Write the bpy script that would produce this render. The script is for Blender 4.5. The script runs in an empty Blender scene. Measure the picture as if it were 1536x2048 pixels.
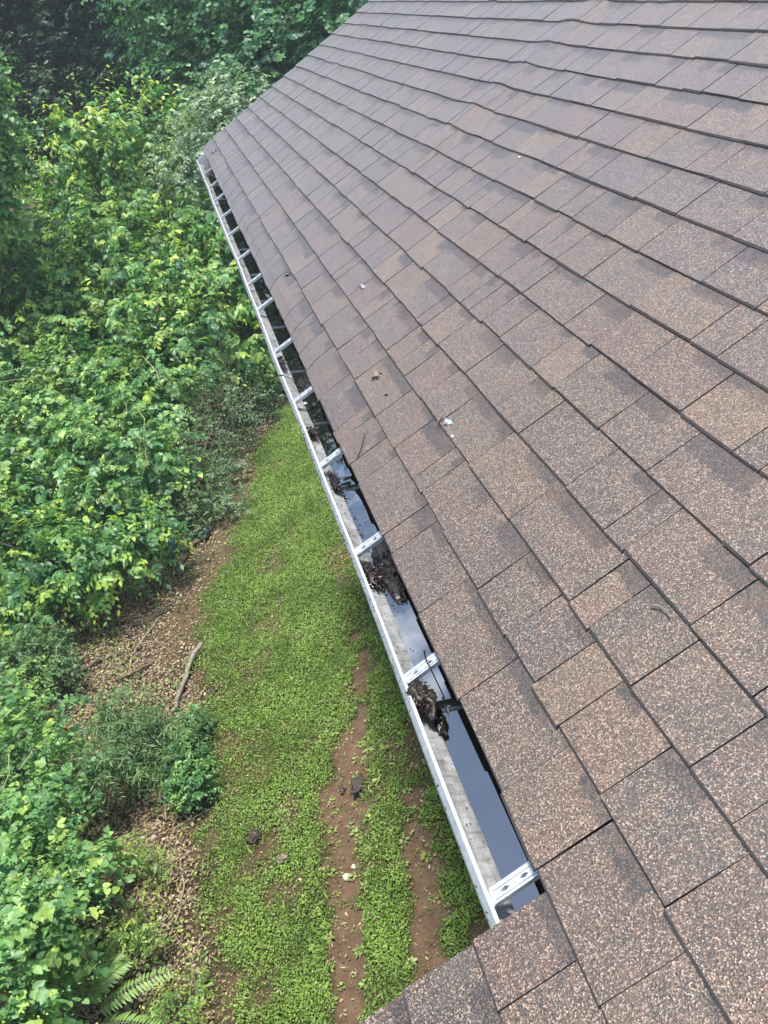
import bpy, bmesh, math, random
import numpy as np
from mathutils import Matrix, Vector

SC = bpy.context.scene
COL = SC.collection
R = math.radians

# ------------------------------------------------------------------ camera
CAM_POS = (-0.0691, 0.0, 1.3007)
ROWS = ((0.92298, -0.22618, -0.31137), (-0.38294, -0.45945, -0.80141), (0.03820, 0.85892, -0.51068))
cam_data = bpy.data.cameras.new('camera')
cam = bpy.data.objects.new('camera', cam_data)
COL.objects.link(cam)
rx, ry, rz = (Vector(r) for r in ROWS)            # image right, image down, forward
cam.matrix_world = Matrix(((rx.x, -ry.x, -rz.x, CAM_POS[0]), (rx.y, -ry.y, -rz.y, CAM_POS[1]),
                           (rx.z, -ry.z, -rz.z, CAM_POS[2]), (0, 0, 0, 1)))
cam_data.sensor_fit = 'VERTICAL'
cam_data.sensor_height = 24.0
cam_data.lens = 24.0 * 1908.5 / 2048.0
cam_data.clip_start = 0.05
cam_data.clip_end = 2000
SC.camera = cam

# ------------------------------------------------------------------ sky and sun
SUN_DIR = Vector((0.085, 0.08, 0.98)).normalized()   # towards the sun
SUN_EL = math.asin(SUN_DIR.z)
SUN_AZ = math.atan2(SUN_DIR.x, SUN_DIR.y)
world = bpy.data.worlds.new('World')
SC.world = world
world.use_nodes = True
nt = world.node_tree
nt.nodes.clear()
wo = nt.nodes.new('ShaderNodeOutputWorld')
bg = nt.nodes.new('ShaderNodeBackground')
sky = nt.nodes.new('ShaderNodeTexSky')
sky.sky_type = 'NISHITA'
sky.sun_disc = False
sky.sun_elevation = SUN_EL
sky.sun_rotation = SUN_AZ
sky.dust_density = 1.0
sky.air_density = 1.0
tc = nt.nodes.new('ShaderNodeTexCoord')
sep = nt.nodes.new('ShaderNodeSeparateXYZ')
nt.links.new(tc.outputs['Generated'], sep.inputs[0])
zadd = nt.nodes.new('ShaderNodeMath'); zadd.operation = 'ADD'; zadd.inputs[1].default_value = 0.18
nt.links.new(sep.outputs['Z'], zadd.inputs[0])
zmax = nt.nodes.new('ShaderNodeMath'); zmax.operation = 'MAXIMUM'; zmax.inputs[1].default_value = 0.1
nt.links.new(zadd.outputs[0], zmax.inputs[0])
dv = nt.nodes.new('ShaderNodeVectorMath'); dv.operation = 'DIVIDE'
nt.links.new(tc.outputs['Generated'], dv.inputs[0])
nt.links.new(zmax.outputs[0], dv.inputs[1])
cn = nt.nodes.new('ShaderNodeTexNoise')
cn.inputs['Scale'].default_value = 1.7
cn.inputs['Detail'].default_value = 8
cn.inputs['Roughness'].default_value = 0.58
nt.links.new(dv.outputs[0], cn.inputs['Vector'])
cr = nt.nodes.new('ShaderNodeValToRGB')
cr.color_ramp.elements[0].position = 0.53
cr.color_ramp.elements[1].position = 0.72
nt.links.new(cn.outputs['Fac'], cr.inputs[0])
cm = nt.nodes.new('ShaderNodeMix'); cm.data_type = 'RGBA'
cm.inputs[7].default_value = (18.0, 18.4, 19.0, 1)
nt.links.new(cr.outputs['Color'], cm.inputs[0])
nt.links.new(sky.outputs['Color'], cm.inputs[6])
nt.links.new(cm.outputs[2], bg.inputs['Color'])
bg.inputs['Strength'].default_value = 0.12
nt.links.new(bg.outputs[0], wo.inputs[0])

sun_data = bpy.data.lights.new('sun', 'SUN')
sun_data.energy = 3.0
sun_data.angle = R(8.0)
sun_data.color = (1.0, 0.95, 0.87)
sun = bpy.data.objects.new('sun', sun_data)
COL.objects.link(sun)
sun.rotation_euler = (-SUN_DIR).to_track_quat('-Z', 'Y').to_euler()
sun.location = (0, 0, 30)

SC.view_settings.view_transform = 'Standard'
SC.view_settings.look = 'None'
SC.view_settings.exposure = 1.40
SC.view_settings.gamma = 1.0
SC.render.engine = 'CYCLES'
SC.cycles.use_denoising = True
SC.cycles.max_bounces = 8
SC.cycles.transparent_max_bounces = 8

# ------------------------------------------------------------------ helpers
rng = np.random.default_rng(7)
random.seed(7)
GROUND = -4.8


def tag(o, label=None, cat=None, group=None, kind=None):
    if label: o['label'] = label
    if cat: o['category'] = cat
    if group: o['group'] = group
    if kind: o['kind'] = kind
    return o


def empty(name, loc=(0, 0, 0), parent=None):
    o = bpy.data.objects.new(name, None)
    o.empty_display_size = 0.2
    o.location = loc
    COL.objects.link(o)
    if parent: o.parent = parent
    return o


def link(name, me, mats=(), parent=None, loc=None):
    o = bpy.data.objects.new(name, me)
    COL.objects.link(o)
    for m in mats:
        if m is not None and len(me.materials) < len(mats): me.materials.append(m)
    if parent: o.parent = parent
    if loc is not None: o.location = loc
    return o


def np_mesh(name, V, T, cols=None, smooth=False, matidx=None):
    """triangle (or quad) mesh out of arrays; cols = {attribute: (n,4) point colours}"""
    V = np.asarray(V, np.float32); T = np.asarray(T, np.int32)
    k = T.shape[1]
    me = bpy.data.meshes.new(name)
    me.vertices.add(len(V)); me.vertices.foreach_set('co', V.ravel())
    me.loops.add(T.size); me.loops.foreach_set('vertex_index', T.ravel())
    me.polygons.add(len(T)); me.polygons.foreach_set('loop_start', np.arange(0, T.size, k, dtype=np.int32))
    if matidx is not None: me.polygons.foreach_set('material_index', np.asarray(matidx, np.int32))
    me.polygons.foreach_set('use_smooth', np.full(len(T), bool(smooth)))
    me.update(calc_edges=True)
    for an, arr in (cols or {}).items():
        a = me.color_attributes.new(an, 'FLOAT_COLOR', 'POINT')
        a.data.foreach_set('color', np.asarray(arr, np.float32).ravel())
    return me


def py_mesh(name, V, F, smooth=False):
    me = bpy.data.meshes.new(name)
    me.from_pydata([tuple(v) for v in V], [], F)
    if smooth:
        for p in me.polygons: p.use_smooth = True
    me.update()
    return me


def tube_arrays(P, Rad, n=6):
    P = np.asarray(P, float); m = len(P)
    Rad = np.broadcast_to(np.asarray(Rad, float), (m,))
    tan = np.gradient(P, axis=0); tan /= np.linalg.norm(tan, axis=1)[:, None] + 1e-9
    ref = np.where(np.abs(tan[:, 2:3]) > 0.9, [[1.0, 0, 0]], [[0, 0, 1.0]])
    a = np.cross(tan, ref); a /= np.linalg.norm(a, axis=1)[:, None] + 1e-9
    b = np.cross(tan, a)
    th = np.linspace(0, 2 * np.pi, n, endpoint=False)
    V = P[:, None] + Rad[:, None, None] * (a[:, None] * np.cos(th)[None, :, None] + b[:, None] * np.sin(th)[None, :, None])
    V = V.reshape(-1, 3)
    F = []
    for i in range(m - 1):
        for j in range(n):
            F.append((i * n + j, i * n + (j + 1) % n, (i + 1) * n + (j + 1) % n, (i + 1) * n + j))
    return V, np.array(F)


def tube(name, P, Rad, mat, parent=None, n=6):
    V, F = tube_arrays(P, Rad, n)
    return link(name, np_mesh(name, V, F, smooth=True), [mat], parent)


def box_arrays(x0, x1, y0, y1, z0, z1):
    V = [(x0, y0, z0), (x1, y0, z0), (x1, y1, z0), (x0, y1, z0), (x0, y0, z1), (x1, y0, z1), (x1, y1, z1), (x0, y1, z1)]
    F = [(0, 3, 2, 1), (4, 5, 6, 7), (0, 1, 5, 4), (1, 2, 6, 5), (2, 3, 7, 6), (3, 0, 4, 7)]
    return V, F


# ------------------------------------------------------------------ materials
def new_mat(name):
    m = bpy.data.materials.new(name); m.use_nodes = True
    t = m.node_tree; t.nodes.clear()
    out = t.nodes.new('ShaderNodeOutputMaterial')
    p = t.nodes.new('ShaderNodeBsdfPrincipled')
    t.links.new(p.outputs[0], out.inputs[0])
    return m, t, p, out


def N(t, kind, **kw):
    n = t.nodes.new(kind)
    for k, v in kw.items(): setattr(n, k, v)
    return n


def mixc(t, fac, a, b, mode='MIX'):
    n = t.nodes.new('ShaderNodeMix'); n.data_type = 'RGBA'; n.blend_type = mode
    for idx, val in ((0, fac), (6, a), (7, b)):
        if hasattr(val, 'is_linked'): t.links.new(val, n.inputs[idx])
        elif idx == 0: n.inputs[0].default_value = val
        else: n.inputs[idx].default_value = (*val, 1) if len(val) == 3 else val
    return n.outputs[2]


def math_n(t, op, a, b=None, c=None):
    n = t.nodes.new('ShaderNodeMath'); n.operation = op
    for i, v in enumerate((a, b, c)):
        if v is None: continue
        if hasattr(v, 'is_linked'): t.links.new(v, n.inputs[i])
        else: n.inputs[i].default_value = v
    return n.outputs[0]


def ramp(t, fac, p0, p1, c0=(0, 0, 0), c1=(1, 1, 1)):
    n = t.nodes.new('ShaderNodeValToRGB')
    n.color_ramp.elements[0].position = p0; n.color_ramp.elements[0].color = (*c0, 1)
    n.color_ramp.elements[1].position = p1; n.color_ramp.elements[1].color = (*c1, 1)
    t.links.new(fac, n.inputs[0])
    return n.outputs[0]


def noise(t, vec, scale, detail=3, rough=0.55):
    n = t.nodes.new('ShaderNodeTexNoise')
    n.inputs['Scale'].default_value = scale
    n.inputs['Detail'].default_value = detail
    n.inputs['Roughness'].default_value = rough
    if vec is not None: t.links.new(vec, n.inputs['Vector'])
    return n.outputs['Fac']


def position(t):
    return t.nodes.new('ShaderNodeNewGeometry').outputs['Position']


def bump(t, p, height, strength, dist):
    b = t.nodes.new('ShaderNodeBump')
    b.inputs['Strength'].default_value = strength
    b.inputs['Distance'].default_value = dist
    t.links.new(height, b.inputs['Height'])
    t.links.new(b.outputs[0], p.inputs['Normal'])


def simple(name, c, rough=0.7, var=0.25, scale=20, metal=0.0, bmp=0.0):
    m, t, p, o = new_mat(name)
    f = noise(t, position(t), scale, 5, 0.6)
    lo = tuple(x * (1 - var) for x in c); hi = tuple(min(1, x * (1 + var)) for x in c)
    t.links.new(ramp(t, f, 0.3, 0.7, lo, hi), p.inputs['Base Color'])
    p.inputs['Roughness'].default_value = rough
    p.inputs['Metallic'].default_value = metal
    if bmp: bump(t, p, f, 0.6, bmp)
    return m


def leaf_mat(name, dark, light, young, trans=0.38, rough=0.42):
    m, t, p, out = new_mat(name)
    a = N(t, 'ShaderNodeVertexColor', layer_name='tint')
    s = N(t, 'ShaderNodeSeparateColor')
    t.links.new(a.outputs['Color'], s.inputs[0])
    c = mixc(t, s.outputs[0], dark, light)
    c = mixc(t, s.outputs[1], c, young)
    c = mixc(t, math_n(t, 'MULTIPLY', s.outputs[2], 0.75), c, mixc(t, 1.0, c, (0.74, 0.95, 1.22), 'MULTIPLY'))
    t.links.new(c, p.inputs['Base Color'])
    p.inputs['Roughness'].default_value = rough
    p.inputs['Specular IOR Level'].default_value = 0.4
    tr = N(t, 'ShaderNodeBsdfTranslucent')
    c2 = mixc(t, 1.0, c, (1.08, 1.22, 0.68), 'MULTIPLY')
    t.links.new(c2, tr.inputs['Color'])
    mx = N(t, 'ShaderNodeMixShader'); mx.inputs[0].default_value = trans
    t.links.new(p.outputs[0], mx.inputs[1]); t.links.new(tr.outputs[0], mx.inputs[2])
    t.links.new(mx.outputs[0], out.inputs[0])
    return m


def shingle_mat():
    m, t, p, out = new_mat('shingle_granules')
    pos = position(t)
    tint = N(t, 'ShaderNodeVertexColor', layer_name='tint')
    band = N(t, 'ShaderNodeVertexColor', layer_name='band')
    st = N(t, 'ShaderNodeVertexColor', layer_name='st')
    bs = N(t, 'ShaderNodeSeparateColor'); t.links.new(band.outputs['Color'], bs.inputs[0])
    ss = N(t, 'ShaderNodeSeparateColor'); t.links.new(st.outputs['Color'], ss.inputs[0])
    wob = math_n(t, 'SUBTRACT', noise(t, pos, 34, 3, 0.6), 0.5)
    # blend drop: a patch of darker granules pressed in along the top of the exposed tab
    tv = math_n(t, 'ADD', ss.outputs[1], math_n(t, 'MULTIPLY', wob, 0.22))
    up = N(t, 'ShaderNodeMapRange', interpolation_type='SMOOTHSTEP')
    t.links.new(math_n(t, 'SUBTRACT', tv, bs.outputs[2]), up.inputs[0])
    up.inputs[1].default_value = -0.03; up.inputs[2].default_value = 0.05
    sv = math_n(t, 'ADD', ss.outputs[0], math_n(t, 'MULTIPLY', wob, 0.10))
    l = N(t, 'ShaderNodeMapRange', interpolation_type='SMOOTHSTEP')
    t.links.new(math_n(t, 'SUBTRACT', sv, bs.outputs[0]), l.inputs[0]); l.inputs[1].default_value = -0.02; l.inputs[2].default_value = 0.03
    r = N(t, 'ShaderNodeMapRange', interpolation_type='SMOOTHSTEP')
    t.links.new(math_n(t, 'SUBTRACT', bs.outputs[1], sv), r.inputs[0]); r.inputs[1].default_value = -0.02; r.inputs[2].default_value = 0.03
    mask = math_n(t, 'MULTIPLY', math_n(t, 'MULTIPLY', up.outputs[0], l.outputs[0]), r.outputs[0])
    mask = math_n(t, 'MULTIPLY', mask, 0.92)
    c = mixc(t, mask, tint.outputs['Color'], (0.020, 0.020, 0.023))
    # tan and grey drifts inside a tab
    c = mixc(t, math_n(t, 'MULTIPLY', ramp(t, noise(t, pos, 11, 4, 0.6), 0.47, 0.7), 0.5), c, (0.155, 0.094, 0.054))
    c = mixc(t, math_n(t, 'MULTIPLY', ramp(t, noise(t, pos, 7.3, 4, 0.6), 0.52, 0.72), 0.55), c, (0.060, 0.054, 0.055))
    mps = N(t, 'ShaderNodeMapping'); mps.inputs['Scale'].default_value = (2.0, 5.0, 2.0)
    t.links.new(pos, mps.inputs[0])
    c = mixc(t, math_n(t, 'MULTIPLY', ramp(t, noise(t, mps.outputs[0], 1.6, 6, 0.7), 0.45, 0.75), 0.30), c, (0.062, 0.055, 0.053))
    # granules
    vo = N(t, 'ShaderNodeTexVoronoi'); vo.inputs['Scale'].default_value = 470
    t.links.new(pos, vo.inputs['Vector'])
    vs = N(t, 'ShaderNodeSeparateColor'); t.links.new(vo.outputs['Color'], vs.inputs[0])
    c = mixc(t, math_n(t, 'MULTIPLY', ramp(t, vs.outputs[0], 0.70, 0.86), math_n(t, 'SUBTRACT', 0.52, math_n(t, 'MULTIPLY', mask, 0.42))), c, (0.52, 0.40, 0.305))
    c = mixc(t, math_n(t, 'MULTIPLY', ramp(t, vs.outputs[1], 0.46, 0.72), 0.88), c, (0.014, 0.012, 0.012))
    c = mixc(t, math_n(t, 'MULTIPLY', ramp(t, vs.outputs[2], 0.78, 0.96), 0.55), c, (0.25, 0.135, 0.080))
    # soot and silt washed down, strongest in a few runs near the gutter
    sp = N(t, 'ShaderNodeSeparateXYZ'); t.links.new(pos, sp.inputs[0])
    near = N(t, 'ShaderNodeMapRange'); t.links.new(sp.outputs['X'], near.inputs[0])
    near.inputs[1].default_value = 0.42; near.inputs[2].default_value = 0.0; near.inputs[3].default_value = 0.0; near.inputs[4].default_value = 1.0
    dirt = math_n(t, 'MULTIPLY', ramp(t, noise(t, pos, 4.2, 5, 0.65), 0.50, 0.72), near.outputs[0])
    c = mixc(t, math_n(t, 'MULTIPLY', dirt, 0.6), c, (0.052, 0.048, 0.046))
    t.links.new(c, p.inputs['Base Color'])
    p.inputs['Roughness'].default_value = 0.5
    p.inputs['Specular IOR Level'].default_value = 0.5
    p.inputs['Sheen Weight'].default_value = 0.85
    p.inputs['Sheen Roughness'].default_value = 0.28
    p.inputs['Sheen Tint'].default_value = (0.96, 0.97, 1.0, 1)
    bump(t, p, vo.outputs['Distance'], 0.55, 0.0016)
    return m


def ground_mat():
    m, t, p, out = new_mat('soil_and_moss')
    pos = position(t)
    cov = N(t, 'ShaderNodeVertexColor', layer_name='cover')      # r grass, g litter, b red soil
    s = N(t, 'ShaderNodeSeparateColor'); t.links.new(cov.outputs['Color'], s.inputs[0])
    f = noise(t, pos, 9, 6, 0.65); f2 = noise(t, pos, 60, 4, 0.6)
    soil = ramp(t, f, 0.3, 0.72, (0.15, 0.088, 0.055), (0.29, 0.190, 0.125))
    forest = ramp(t, f, 0.3, 0.7, (0.045, 0.030, 0.018), (0.11, 0.078, 0.045))
    moss = ramp(t, f2, 0.3, 0.7, (0.045, 0.065, 0.012), (0.10, 0.115, 0.028))
    c = mixc(t, s.outputs[2], forest, soil)
    lm = ramp(t, f2, 0.45, 0.6)
    c = mixc(t, math_n(t, 'MULTIPLY', lm, math_n(t, 'MULTIPLY', s.outputs[1], 0.6)), c, (0.20, 0.135, 0.085))
    c = mixc(t, math_n(t, 'MULTIPLY', s.outputs[0], 0.8), c, moss)
    c = mixc(t, 0.35, c, ramp(t, noise(t, pos, 140, 3, 0.7), 0.35, 0.7, (0.3, 0.3, 0.3), (1, 1, 1)), 'MULTIPLY')
    t.links.new(c, p.inputs['Base Color'])
    p.inputs['Roughness'].default_value = 0.95
    p.inputs['Specular IOR Level'].default_value = 0.15
    bump(t, p, noise(t, pos, 95, 6, 0.75), 1.0, 0.03)
    return m


def gutter_mat(name, dirt, tone=((0.56, 0.58, 0.58), (0.72, 0.73, 0.72)), metal=0.25):
    m, t, p, out = new_mat(name)
    pos = position(t)
    mp = N(t, 'ShaderNodeMapping'); mp.inputs['Scale'].default_value = (14, 3.0, 14)
    t.links.new(pos, mp.inputs[0])
    f = noise(t, mp.outputs[0], 2.0, 7, 0.7)
    mp2 = N(t, 'ShaderNodeMapping'); mp2.inputs['Scale'].default_value = (20, 90, 20)
    mp2.inputs['Rotation'].default_value = (0, 0.3, 0.25)
    t.links.new(pos, mp2.inputs[0])
    st = noise(t, mp2.outputs[0], 1.0, 5, 0.7)
    base = ramp(t, noise(t, pos, 35, 5, 0.6), 0.3, 0.7, tone[0], tone[1])
    c = mixc(t, math_n(t, 'MULTIPLY', ramp(t, f, 0.42, 0.72), dirt), base, (0.10, 0.095, 0.085))
    c = mixc(t, math_n(t, 'MULTIPLY', ramp(t, st, 0.5, 0.75), dirt * 0.8), c, (0.10, 0.085, 0.07))
    c = mixc(t, math_n(t, 'MULTIPLY', ramp(t, noise(t, pos, 260, 2, 0.5), 0.66, 0.74), 0.7 * dirt), c, (0.04, 0.035, 0.03))
    t.links.new(c, p.inputs['Base Color'])
    p.inputs['Roughness'].default_value = 0.34
    p.inputs['Metallic'].default_value = metal
    return m


def water_mat():
    m, t, p, out = new_mat('standing_water')
    pos = position(t)
    f = noise(t, pos, 14, 5, 0.6)
    t.links.new(ramp(t, f, 0.3, 0.7, (0.002, 0.003, 0.002), (0.006, 0.008, 0.004)), p.inputs['Base Color'])
    p.inputs['Roughness'].default_value = 0.015
    p.inputs['IOR'].default_value = 2.9
    p.inputs['Specular IOR Level'].default_value = 0.5
    return m


M = {}
M['shingle'] = shingle_mat()
M['edge'] = simple('asphalt_edge', (0.040, 0.037, 0.036), 0.85, 0.3, 60)
M['felt'] = simple('roofing_felt', (0.026, 0.025, 0.026), 0.9, 0.3, 40)
M['ground'] = ground_mat()
M['gutter_sky_tint'] = gutter_mat('gutter_sky_enamel', 0.35, ((0.19, 0.225, 0.245), (0.28, 0.31, 0.33)), 0.35)  # blue-grey sky reflection on the white lip put into the base colour
M['gutter_bead'] = gutter_mat('gutter_bead', 0.15)  # lighter copy: sun caught by the rolled hem put into its tone
M['gutter_dirty'] = gutter_mat('gutter_stained', 1.0, ((0.22, 0.23, 0.23), (0.42, 0.43, 0.43)), 0.2)
M['hanger'] = simple('hanger_aluminium', (0.50, 0.53, 0.54), 0.36, 0.22, 60, 0.5)
M['water'] = water_mat()
M['muck'] = simple('wet_leaf_muck', (0.013, 0.0095, 0.0075), 0.32, 0.6, 90, bmp=0.004)
M['clod'] = simple('dried_muck', (0.040, 0.030, 0.023), 0.8, 0.6, 70, bmp=0.006)
M['muckleaf'] = simple('rotting_leaf', (0.022, 0.015, 0.010), 0.45, 0.6, 60)
M['bark'] = simple('bark', (0.115, 0.085, 0.06), 0.9, 0.4, 30, bmp=0.01)
M['pale_bark'] = simple('lichened_bark', (0.19, 0.168, 0.125), 0.9, 0.55, 28, bmp=0.006)
M['vine'] = simple('green_vine_stem', (0.24, 0.27, 0.12), 0.7, 0.3, 30)
M['dead_twig'] = simple('dead_twig', (0.26, 0.20, 0.14), 0.9, 0.3, 40)
M['wetleaf'] = leaf_mat('wet_leaf', (0.008, 0.006, 0.005), (0.045, 0.029, 0.017), (0.17, 0.14, 0.11), 0.04, 0.3)
M['litter'] = leaf_mat('fallen_leaf', (0.085, 0.057, 0.033), (0.40, 0.305, 0.185), (0.58, 0.49, 0.34), 0.12, 0.7)
M['siding'] = simple('vinyl_siding', (0.62, 0.60, 0.55), 0.6, 0.06, 8)
M['trim'] = simple('painted_trim', (0.72, 0.72, 0.70), 0.5, 0.08, 14)
M['stone'] = simple('pale_stone', (0.46, 0.40, 0.30), 0.85, 0.25, 60, bmp=0.004)
M['plastic'] = simple('dark_plastic', (0.022, 0.028, 0.036), 0.35, 0.4, 20)
M['teal'] = simple('teal_plastic', (0.010, 0.075, 0.085), 0.4, 0.3, 20)
M['dropping'] = simple('white_dropping', (0.30, 0.33, 0.34), 0.2, 0.4, 120)
M['soot'] = simple('dry_crumb', (0.20, 0.16, 0.12), 0.8, 0.4, 120)

M['lf_heart'] = leaf_mat('heart_leaf', (0.055, 0.151, 0.050), (0.204, 0.392, 0.125), (0.437, 0.576, 0.125))
M['lf_gloss'] = leaf_mat('glossy_leaf', (0.038, 0.117, 0.048), (0.144, 0.314, 0.089), (0.450, 0.602, 0.089), rough=0.401)
M['lf_droop'] = leaf_mat('drooping_leaf', (0.048, 0.137, 0.048), (0.183, 0.365, 0.096), (0.492, 0.615, 0.104))
M['lf_bright'] = leaf_mat('bright_leaf', (0.065, 0.181, 0.053), (0.200, 0.406, 0.104), (0.494, 0.589, 0.104))
M['lf_fine'] = leaf_mat('narrow_leaf', (0.060, 0.130, 0.045), (0.165, 0.280, 0.10), (0.30, 0.40, 0.13))
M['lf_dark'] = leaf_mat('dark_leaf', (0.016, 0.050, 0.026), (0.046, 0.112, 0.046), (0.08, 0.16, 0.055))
M['lf_olive'] = leaf_mat('olive_leaf', (0.065, 0.124, 0.053), (0.189, 0.283, 0.118), (0.330, 0.401, 0.153))
M['lf_weed'] = leaf_mat('weed_leaf', (0.075, 0.159, 0.035), (0.260, 0.395, 0.083), (0.465, 0.536, 0.106))
M['lf_maple'] = leaf_mat('maple_leaf', (0.035, 0.118, 0.062), (0.101, 0.257, 0.104), (0.203, 0.381, 0.117))
M['lf_pale'] = leaf_mat('silver_leaf', (0.106, 0.177, 0.100), (0.283, 0.389, 0.224), (0.448, 0.543, 0.330))
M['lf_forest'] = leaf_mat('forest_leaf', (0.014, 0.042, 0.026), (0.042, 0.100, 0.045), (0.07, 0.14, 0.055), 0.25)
M['lf_lawn'] = leaf_mat('clover_leaf', (0.078, 0.160, 0.024), (0.230, 0.370, 0.062), (0.47, 0.58, 0.19), 0.34, 0.5)

# ------------------------------------------------------------------ ground
def vnoise(x, y, scale, seed):
    g = np.random.default_rng(seed).random((64, 64))
    x = np.asarray(x) * scale + 1000.0; y = np.asarray(y) * scale + 1000.0
    xi = np.floor(x).astype(int); yi = np.floor(y).astype(int)
    fx = x - xi; fy = y - yi
    fx = fx * fx * (3 - 2 * fx); fy = fy * fy * (3 - 2 * fy)
    a = g[xi % 64, yi % 64]; b = g[(xi + 1) % 64, yi % 64]; c = g[xi % 64, (yi + 1) % 64]; d = g[(xi + 1) % 64, (yi + 1) % 64]
    return (a * (1 - fx) + b * fx) * (1 - fy) + (c * (1 - fx) + d * fx) * fy


def fnoise(x, y, scale, seed):
    return 0.55 * vnoise(x, y, scale, seed) + 0.28 * vnoise(x, y, scale * 2.1, seed + 1) + 0.17 * vnoise(x, y, scale * 4.3, seed + 2)


def sstep(a, b, x):
    t = np.clip((x - a) / (b - a), 0, 1)
    return t * t * (3 - 2 * t)


LAWN_Y = [0, 4.5, 5.9, 7.08, 7.72, 9.0, 9.67, 10.42, 11.32, 12.4, 13.5, 14.6, 16.0, 18.0]
LAWN_X = [-2.4, -2.35, -2.35, -2.35, -2.2, -2.17, -2.1, -1.88, -1.52, -1.1, -0.95, -0.42, 0.9, 3.0]
PATH1 = np.array([(-1.46, 3.0), (-1.38, 4.08), (-1.34, 4.44), (-1.22, 5.05), (-1.12, 5.49), (-1.06, 5.93), (-0.92, 6.35), (-0.66, 6.97), (-0.52, 7.5), (-0.45, 8.2)])
PATH2 = np.array([(-0.84, 3.0), (-0.74, 4.16), (-0.68, 4.56), (-0.6, 4.98), (-0.50, 5.45), (-0.42, 5.8)])


def path_dist(x, y, P):
    px = np.interp(y, P[:, 1], P[:, 0])
    d = np.abs(x - px)
    return d + 3.0 * np.clip(P[0, 1] - y, 0, None) + 3.0 * np.clip(y - P[-1, 1], 0, None)


def cover(x, y):
    xl = np.interp(y, LAWN_Y, LAWN_X)
    n1 = fnoise(x, y, 2.2, 3); n2 = fnoise(x, y, 0.9, 9); n3 = fnoise(x, y, 5.0, 21)
    d = x - xl + (n1 - 0.5) * 0.5 + (n3 - 0.5) * 0.25
    grass = sstep(-0.10, 0.22, d)
    w1 = np.interp(y, [3, 5, 6.2, 7, 8.2], [0.20, 0.12, 0.26, 0.14, 0.04])
    p1 = 1 - sstep(w1 * 0.5, w1 * 1.25, path_dist(x, y, PATH1) + (n3 - 0.5) * 0.34 + (n1 - 0.5) * 0.2)
    w2 = np.interp(y, [3, 4.4, 5.2, 5.8], [0.20, 0.17, 0.12, 0.05])
    p2 = 1 - sstep(w2 * 0.5, w2 * 1.25, path_dist(x, y, PATH2) + (n3 - 0.5) * 0.30 + (n1 - 0.5) * 0.2)
    bald = sstep(0.56, 0.74, fnoise(x, y, 1.7, 40)) * sstep(8.6, 6.0, y) * 0.75
    bald2 = sstep(0.52, 0.76, fnoise(x, y, 2.6, 44)) * 0.7
    path = np.maximum(p1, p2)
    soil = np.maximum(path, np.maximum(bald, bald2) * 0.8)
    strip = sstep(-0.75, -0.35, x - xl) * sstep(0.15, -0.1, d) * sstep(8.6, 9.6, y) * sstep(13.5, 12.5, y)
    soil = np.maximum(soil, strip * 0.8)
    grass = grass * (1 - 0.95 * path) * (1 - bald) * (1 - bald2) * sstep(20, 16, y)
    litter = np.clip(1 - sstep(-0.25, 0.10, d), 0, 1) * (1 - 0.75 * strip)
    return grass, litter, soil, strip


def gheight(x, y):
    return (fnoise(x, y, 0.7, 70) - 0.5) * 0.10 + (fnoise(x, y, 3.0, 75) - 0.5) * 0.035 \
        - 0.03 * np.maximum(1 - sstep(0.05, 0.22, path_dist(x, y, PATH1)), 1 - sstep(0.05, 0.2, path_dist(x, y, PATH2)))


gx = np.concatenate([[-900, -300, -120, -60, -30, -18, -12, -9], np.arange(-7, 3.01, 0.05), [5, 9, 15, 30, 60, 120, 300, 900]])
gy = np.concatenate([[-900, -300, -100, -40, -15, -5, -1], np.arange(1, 20.01, 0.06), [21, 23, 26, 30, 36, 45, 60, 90, 150, 300, 900]])
GX, GY = np.meshgrid(gx, gy, indexing='ij')
far = sstep(-7, -5.5, GX) * sstep(3.0, 2.2, GX) * sstep(1, 2, GY) * sstep(20, 18.5, GY)
GZ = GROUND + gheight(GX, GY) * far
ga, gl, gs, gst = cover(GX, GY)
V = np.stack([GX, GY, GZ], -1).reshape(-1, 3)
ny = len(gy)
ii, jj = np.meshgrid(np.arange(len(gx) - 1), np.arange(ny - 1), indexing='ij')
q = (ii * ny + jj).ravel()
F = np.stack([q, q + ny, q + ny + 1, q + 1], 1)
cc = np.stack([np.maximum(ga, gst * 0.45), gl, gs, np.ones_like(ga)], -1).reshape(-1, 4)
ground = link('ground', np_mesh('ground', V, F, {'cover': cc}, smooth=True), [M['ground']])
tag(ground, 'reddish soil ground under the lawn, leaf litter and woods', 'ground', kind='structure')

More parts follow.
